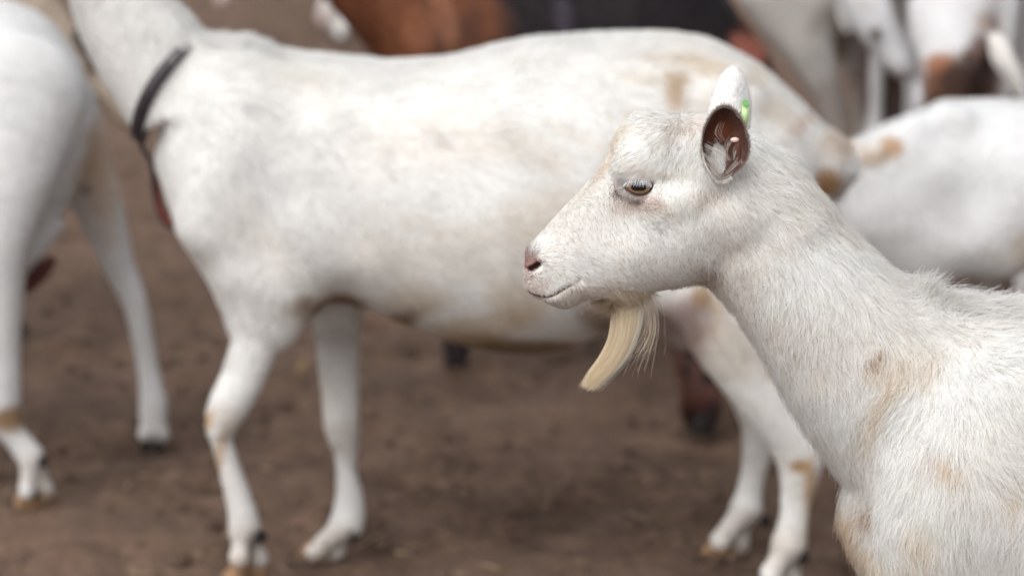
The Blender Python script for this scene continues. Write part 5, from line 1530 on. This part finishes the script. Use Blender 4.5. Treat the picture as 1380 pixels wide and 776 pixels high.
def px_goat(label, Y, bounds, trunk, chains, coat, base, seed, name_extra=(), ears=(), eyes=(), legs=(), fur=9000, res=.010, mcol=(.55, .48, .42), mcs=.3):
    """a goat modelled from its side or three-quarter outline; legs: (u, v_top, dy, r_top) run down to the ground"""
    u0, v0, u1, v1 = bounds
    origin = (W((u0 + u1) / 2, 300, Y)[0], Y, 0)
    g = root_empty("goat", origin, label, "goat", "herd of goats in the yard")
    A = XZ((u0, v0), Y); B = XZ((u1, v1), Y)
    f = Field(axis_grid([(A[0], B[0], res)]), axis_grid([(-.30, .30, res)]) + Y, axis_grid([(-.01, A[1], res)]))
    for (ax, top, bot, ws, dy) in trunk:
        prof_px(f, Y, ax, top, bot, ws, dy=dy, k=.04, p=2.1)
    for (pts, k) in chains:
        f.chain([pt(u, v, Y, dy, ru, ry) for (u, v, dy, ru, ry) in pts], k=k)
    for (u, v, dy, r0, lean) in legs:
        a = W(u, v, Y + dy); h = a[2]; m = (Y / FPX)
        f.chain([(a[0], Y + dy, h, r0 * m, r0 * m), (a[0] + lean * .5, Y + dy, h * .62, r0 * m * .62, r0 * m * .62), (a[0] + lean * .7, Y + dy, h * .45 + .04, .026, .025), (a[0] + lean * .9, Y + dy, h * .3, .017, .017),
                 (a[0] + lean, Y + dy, .065, .019, .019), (a[0] + lean, Y + dy, .03, .02, .022)], k=.03)
        hoof_pair(g, (a[0] + lean, Y + dy, 0), .031, 0, M_HOOFD, origin)
    colf = patches_fn(base, coat, Y, seed=seed, mott=.04, mcol=mcol, mcs=mcs, mfreq=9)
    finish(g, f, colf, origin, fur, lambda P, N: np.full(len(P), .012), flow_fn([(u0, 0, .3, 1), (u1, 0, .3, 1)], Y), .0007, seed, clump=.016)
    for (u, v, dy, s_, ax, sz, cin, cb) in ears:
        a = W(u, v, Y + dy)
        ear_simple(g, a, s_, origin, Y, sz, cin, cb, droop=-.5, axis=ax)
    for (u, v, dy, r) in eyes:
        a = W(u, v, Y + dy); s_ = -1 if dy < 0 else 1
        ball("eye", a, r, M_EYE, g, origin, colf=lambda Vv, s_=s_: eye_col(Vv * np.array((1, -s_, 1))), nu=20, nv=12)
    return g

def flat_ear(g, Y, dy, outline, col, origin, name="ear"):
    """a hanging ear seen broadside: leaf outline with bulge and thickness"""
    O = cr(outline + [outline[0]], 5)[:-1]; n = len(O); c = O.mean(0); R = 6; V = []
    for sd in (-1, 1):
        for i in range(R + 1):
            t = i / R
            for o in O:
                q = c + (o - c) * t; a = W(q[0], q[1], Y + dy)
                V.append((a[0], a[1] + sd * (.006 * (1 - t ** 2) + .0015) - .012 * (1 - t * t), a[2]))
    F = []
    for k, sd in enumerate((-1, 1)):
        o0 = k * (R + 1) * n
        for i in range(R):
            for j in range(n):
                q = (o0 + i * n + j, o0 + i * n + (j + 1) % n, o0 + (i + 1) * n + (j + 1) % n, o0 + (i + 1) * n + j)
                F.append(q if sd > 0 else q[::-1])
    a0, b0 = R * n, (2 * R + 1) * n
    F += [(a0 + j, a0 + (j + 1) % n, b0 + (j + 1) % n, b0 + j) for j in range(n)]
    np_mesh(name, np.array(V), np.array(F), M_SKIN, g, col=np.tile(np.array([col]), (len(V), 1)), origin=origin)

def herd_right():
    blk = (.02, .016, .018)
    # P: greyish white, hindquarters, thigh slanting down to the right
    Y = 5.3
    g = px_goat("greyish white goat beyond the collared goat's rump, hind leg slanting down to the right", Y, (960, -200, 1560, 250),
        [([(990, -40), (1440, -40)], [(975, -50), (1000, -105), (1060, -135), (1200, -140), (1350, -138), (1440, -110), (1470, -60)],
          [(976, -40), (1000, 2), (1034, 38), (1090, 52), (1150, 36), (1250, 40), (1360, 40), (1440, 0), (1470, -50)],
          [((976, -45), .02), ((1010, -40), .09), ((1120, -40), .15), ((1300, -40), .16), ((1420, -40), .10), ((1470, -50), .03)], 0)],
        [([(1052, -20, -.08, 58, .06), (1080, 45, -.09, 40, .05), (1104, 98, -.09, 27, .036), (1122, 150, -.09, 19, .027), (1130, 200, -.09, 15, .02), (1126, 300, -.09, 12, .018), (1126, 355, -.09, 13, .02)], .05),
         ([(1110, 20, .05, 40, .05), (1150, 80, .06, 17, .026), (1160, 130, .06, 13, .022), (1165, 230, .06, 11, .018), (1165, 350, .06, 12, .018)], .04),
         ([(1470, -60, 0, 60, .07), (1510, -110, 0, 48, .055), (1535, -150, 0, 40, .05)], .05)],
        [(1110, 25, 40, 12, 40, (.42, .36, .31), .6), (1135, 60, 16, 30, 10, (.40, .31, .25), .7), (1120, 140, 44, 60, 0, (.40, .34, .31), .75), (1060, 20, 60, 30, 0, (.52, .50, .47), .4), (1165, 120, 16, 60, 0, (.40, .28, .24), .7, 1), (1045, 60, 20, 40, 40, (.50, .45, .40), .4)],  # darker lower thigh: shading painted into the coat
        (.68, .655, .63), 71, legs=((1400, 20, -.09, 30, 0), (1430, 20, .09, 30, 0)), fur=12000)
    # Q: white head held low, with the body to the right
    Y = 5.0
    g = px_goat("white goat at the top right with its head lowered, muzzle pointing down to the right", Y, (1080, -230, 1640, 250),
        [([(1230, -130), (1600, -130)], [(1215, -140), (1240, -190), (1350, -210), (1500, -205), (1600, -160)], [(1216, -130), (1240, -70), (1350, -40), (1500, -45), (1600, -110)],
          [((1215, -135), .03), ((1260, -130), .11), ((1400, -120), .16), ((1540, -120), .13), ((1600, -130), .03)], .12)],
        [([(1250, -130, .06, 60, .07), (1200, -90, 0, 46, .055), (1168, -40, -.05, 36, .045)], .05),
         ([(1160, -18, -.06, 34, .045), (1176, 22, -.07, 31, .045), (1196, 58, -.08, 23, .034), (1212, 84, -.09, 18, .028), (1218, 92, -.09, 16, .026)], .02)],
        [(1182, 52, 9, 7, 20, (.36, .38, .40), .8), (1165, 8, 14, 8, 0, (.5, .46, .42), .5), (1215, 98, 12, 8, 0, (.5, .4, .38), .5), (1212, 10, 10, 14, 0, (.55, .42, .34), .5)],
        (.82, .82, .84), 72, legs=((1242, -60, .10, 26, 0), (1186, -20, .22, 16, 0), (1540, -60, .02, 28, 0), (1560, -60, .22, 28, 0)), fur=9000, eyes=((1180, 44, -.118, .011),))
    flat_ear(g, Y, -.02, [(1138, -30), (1150, -5), (1150, 30), (1140, 45), (1128, 20), (1128, -10)], (.72, .70, .68), tuple(g.location))
    # R: brown face bent down, white above, hanging white ear
    Y = 4.8
    g = px_goat("white goat near the top right corner, reddish brown face bent down, white ear hanging", Y, (1190, -210, 1700, 280),
        [([(1330, -120), (1660, -120)], [(1310, -130), (1340, -185), (1450, -200), (1580, -195), (1660, -150)], [(1312, -120), (1340, -60), (1450, -30), (1580, -40), (1660, -100)],
          [((1310, -125), .03), ((1360, -120), .11), ((1500, -120), .15), ((1620, -120), .11), ((1660, -130), .03)], .10)],
        [([(1350, -110, .06, 70, .08), (1310, -60, .0, 58, .065), (1290, -15, -.04, 50, .06)], .05),
         ([(1286, 15, -.06, 50, .06), (1284, 60, -.08, 47, .055), (1278, 95, -.10, 38, .045), (1274, 125, -.11, 30, .036), (1272, 145, -.11, 24, .03)], .03),
         ([(1252, 20, -.05, 26, .03), (1250, 45, -.05, 22, .028)], .03)],
        [(1282, 118, 62, 52, 0, (.22, .10, .055), 1), (1262, 82, 26, 14, 10, (.40, .17, .08), .9), (1320, 70, 20, 40, 10, (.20, .10, .075), .9), (1300, 105, 34, 30, 0, (.06, .035, .03), .9), (1275, 142, 34, 20, 0, (.08, .04, .025), .9), (1312, 130, 14, 12, 0, (.25, .14, .14), .6),
         (1325, 30, 18, 22, 0, (.50, .34, .26), .7), (1270, 62, 12, 10, 0, (.85, .83, .82), .6)],
        (.84, .83, .84), 73, legs=((1350, -40, -.02, 28, 0), (1400, -40, .16, 28, 0), (1600, -50, .0, 28, 0), (1620, -50, .18, 28, 0)), fur=9000, eyes=((1304, 72, -.15, .011),))
    flat_ear(g, Y, -.12, [(1330, 42), (1346, 44), (1362, 66), (1376, 98), (1382, 130), (1370, 126), (1352, 104), (1336, 80)], (.78, .75, .71), tuple(g.location))
    flat_ear(g, Y, -.02, [(1236, 100), (1244, 112), (1250, 132), (1250, 155), (1236, 155), (1231, 130)], (.75, .73, .76), tuple(g.location))
    # S: cream body at the very corner
    Y = 5.7
    px_goat("cream white goat filling the top right corner behind the brown faced one", Y, (1240, -200, 1760, 250),
        [([(1290, -40), (1720, -40)], [(1270, -50), (1300, -100), (1400, -125), (1550, -125), (1680, -110), (1720, -60)], [(1272, -40), (1295, 10), (1340, 48), (1450, 60), (1600, 50), (1690, 10), (1720, -40)],
          [((1270, -45), .02), ((1310, -40), .10), ((1420, -40), .15), ((1600, -40), .15), ((1720, -45), .03)], 0)],
        [([(1700, -70, 0, 50, .07), (1730, -120, 0, 40, .05)], .05)],
        [(1330, 20, 30, 20, 20, (.55, .42, .34), .5), (1400, 60, 80, 16, 0, (.42, .34, .28), .6)],
        (.74, .71, .66), 74, legs=((1385, 30, -.09, 34, 0), (1420, 30, .09, 30, 0), (1640, 20, -.09, 30, 0), (1660, 20, .09, 30, 0)), fur=8000)
    # dark goat added behind to darken the gap
    Y = 6.1
    px_goat("dark brown goat added to darken the gap between the two lowered heads", Y, (1090, -180, 1440, 240),
        [([(1130, -20), (1400, -20)], [(1115, -30), (1140, -80), (1230, -100), (1330, -95), (1400, -40)], [(1116, -20), (1140, 30), (1230, 70), (1330, 66), (1400, 0)],
          [((1115, -25), .02), ((1160, -20), .09), ((1260, -20), .12), ((1400, -25), .03)], 0)],
        [], [(1185, 120, 14, 70, 0, blk, .9)], (.085, .05, .038), 75, legs=((1188, 40, -.07, 24, 0), (1215, 40, .07, 22, 0), (1310, 40, -.07, 22, 0), (1335, 40, .07, 22, 0)), fur=5000)  # black leg patch paints the darkest part of the gap

def herd_left():
    # cream goat with lowered head between the left rump and the collared neck
    Y = 4.8
    g = px_goat("cream goat, head lowered, black ear, between the left rump and the collared neck", Y, (-420, -160, 230, 300),
        [([(-380, 20), (40, 20)], [(-395, 10), (-370, -50), (-250, -70), (-100, -68), (0, -50), (48, 0)], [(-395, 20), (-360, 90), (-250, 120), (-100, 120), (0, 100), (48, 20)],
          [((-395, 15), .02), ((-350, 20), .09), ((-200, 20), .15), ((-60, 20), .13), ((48, 10), .04)], 0)],
        [([(20, 10, 0, 55, .07), (60, 40, 0, 38, .05), (98, 78, 0, 28, .042)], .04), ([(108, 88, 0, 25, .04), (134, 112, 0, 19, .034), (160, 142, 0, 15, .027), (176, 162, 0, 13, .024)], .02)],
        [(150, 120, 30, 12, -45, (.70, .60, .50), .5), (170, 165, 14, 10, 0, (.42, .30, .25), .5)],
        (.56, .46, .37), 76, legs=((-20, 60, -.09, 28, 0), (0, 60, .09, 28, 0), (-330, 60, -.09, 30, 0), (-320, 60, .09, 30, 0)), fur=8000, eyes=((122, 92, -.036, .010),))
    flat_ear(g, Y, -.05, [(104, 36), (116, 50), (128, 68), (131, 84), (120, 84), (106, 68), (98, 50)], (.015, .013, .014), tuple(g.location))

for fn in (middle_goat, left_goat, right_goat, brown_goat, herd_right, herd_left, herd_far):
    _t = time.time()
    fn()
    print(fn.__name__, round(time.time() - _t, 1))
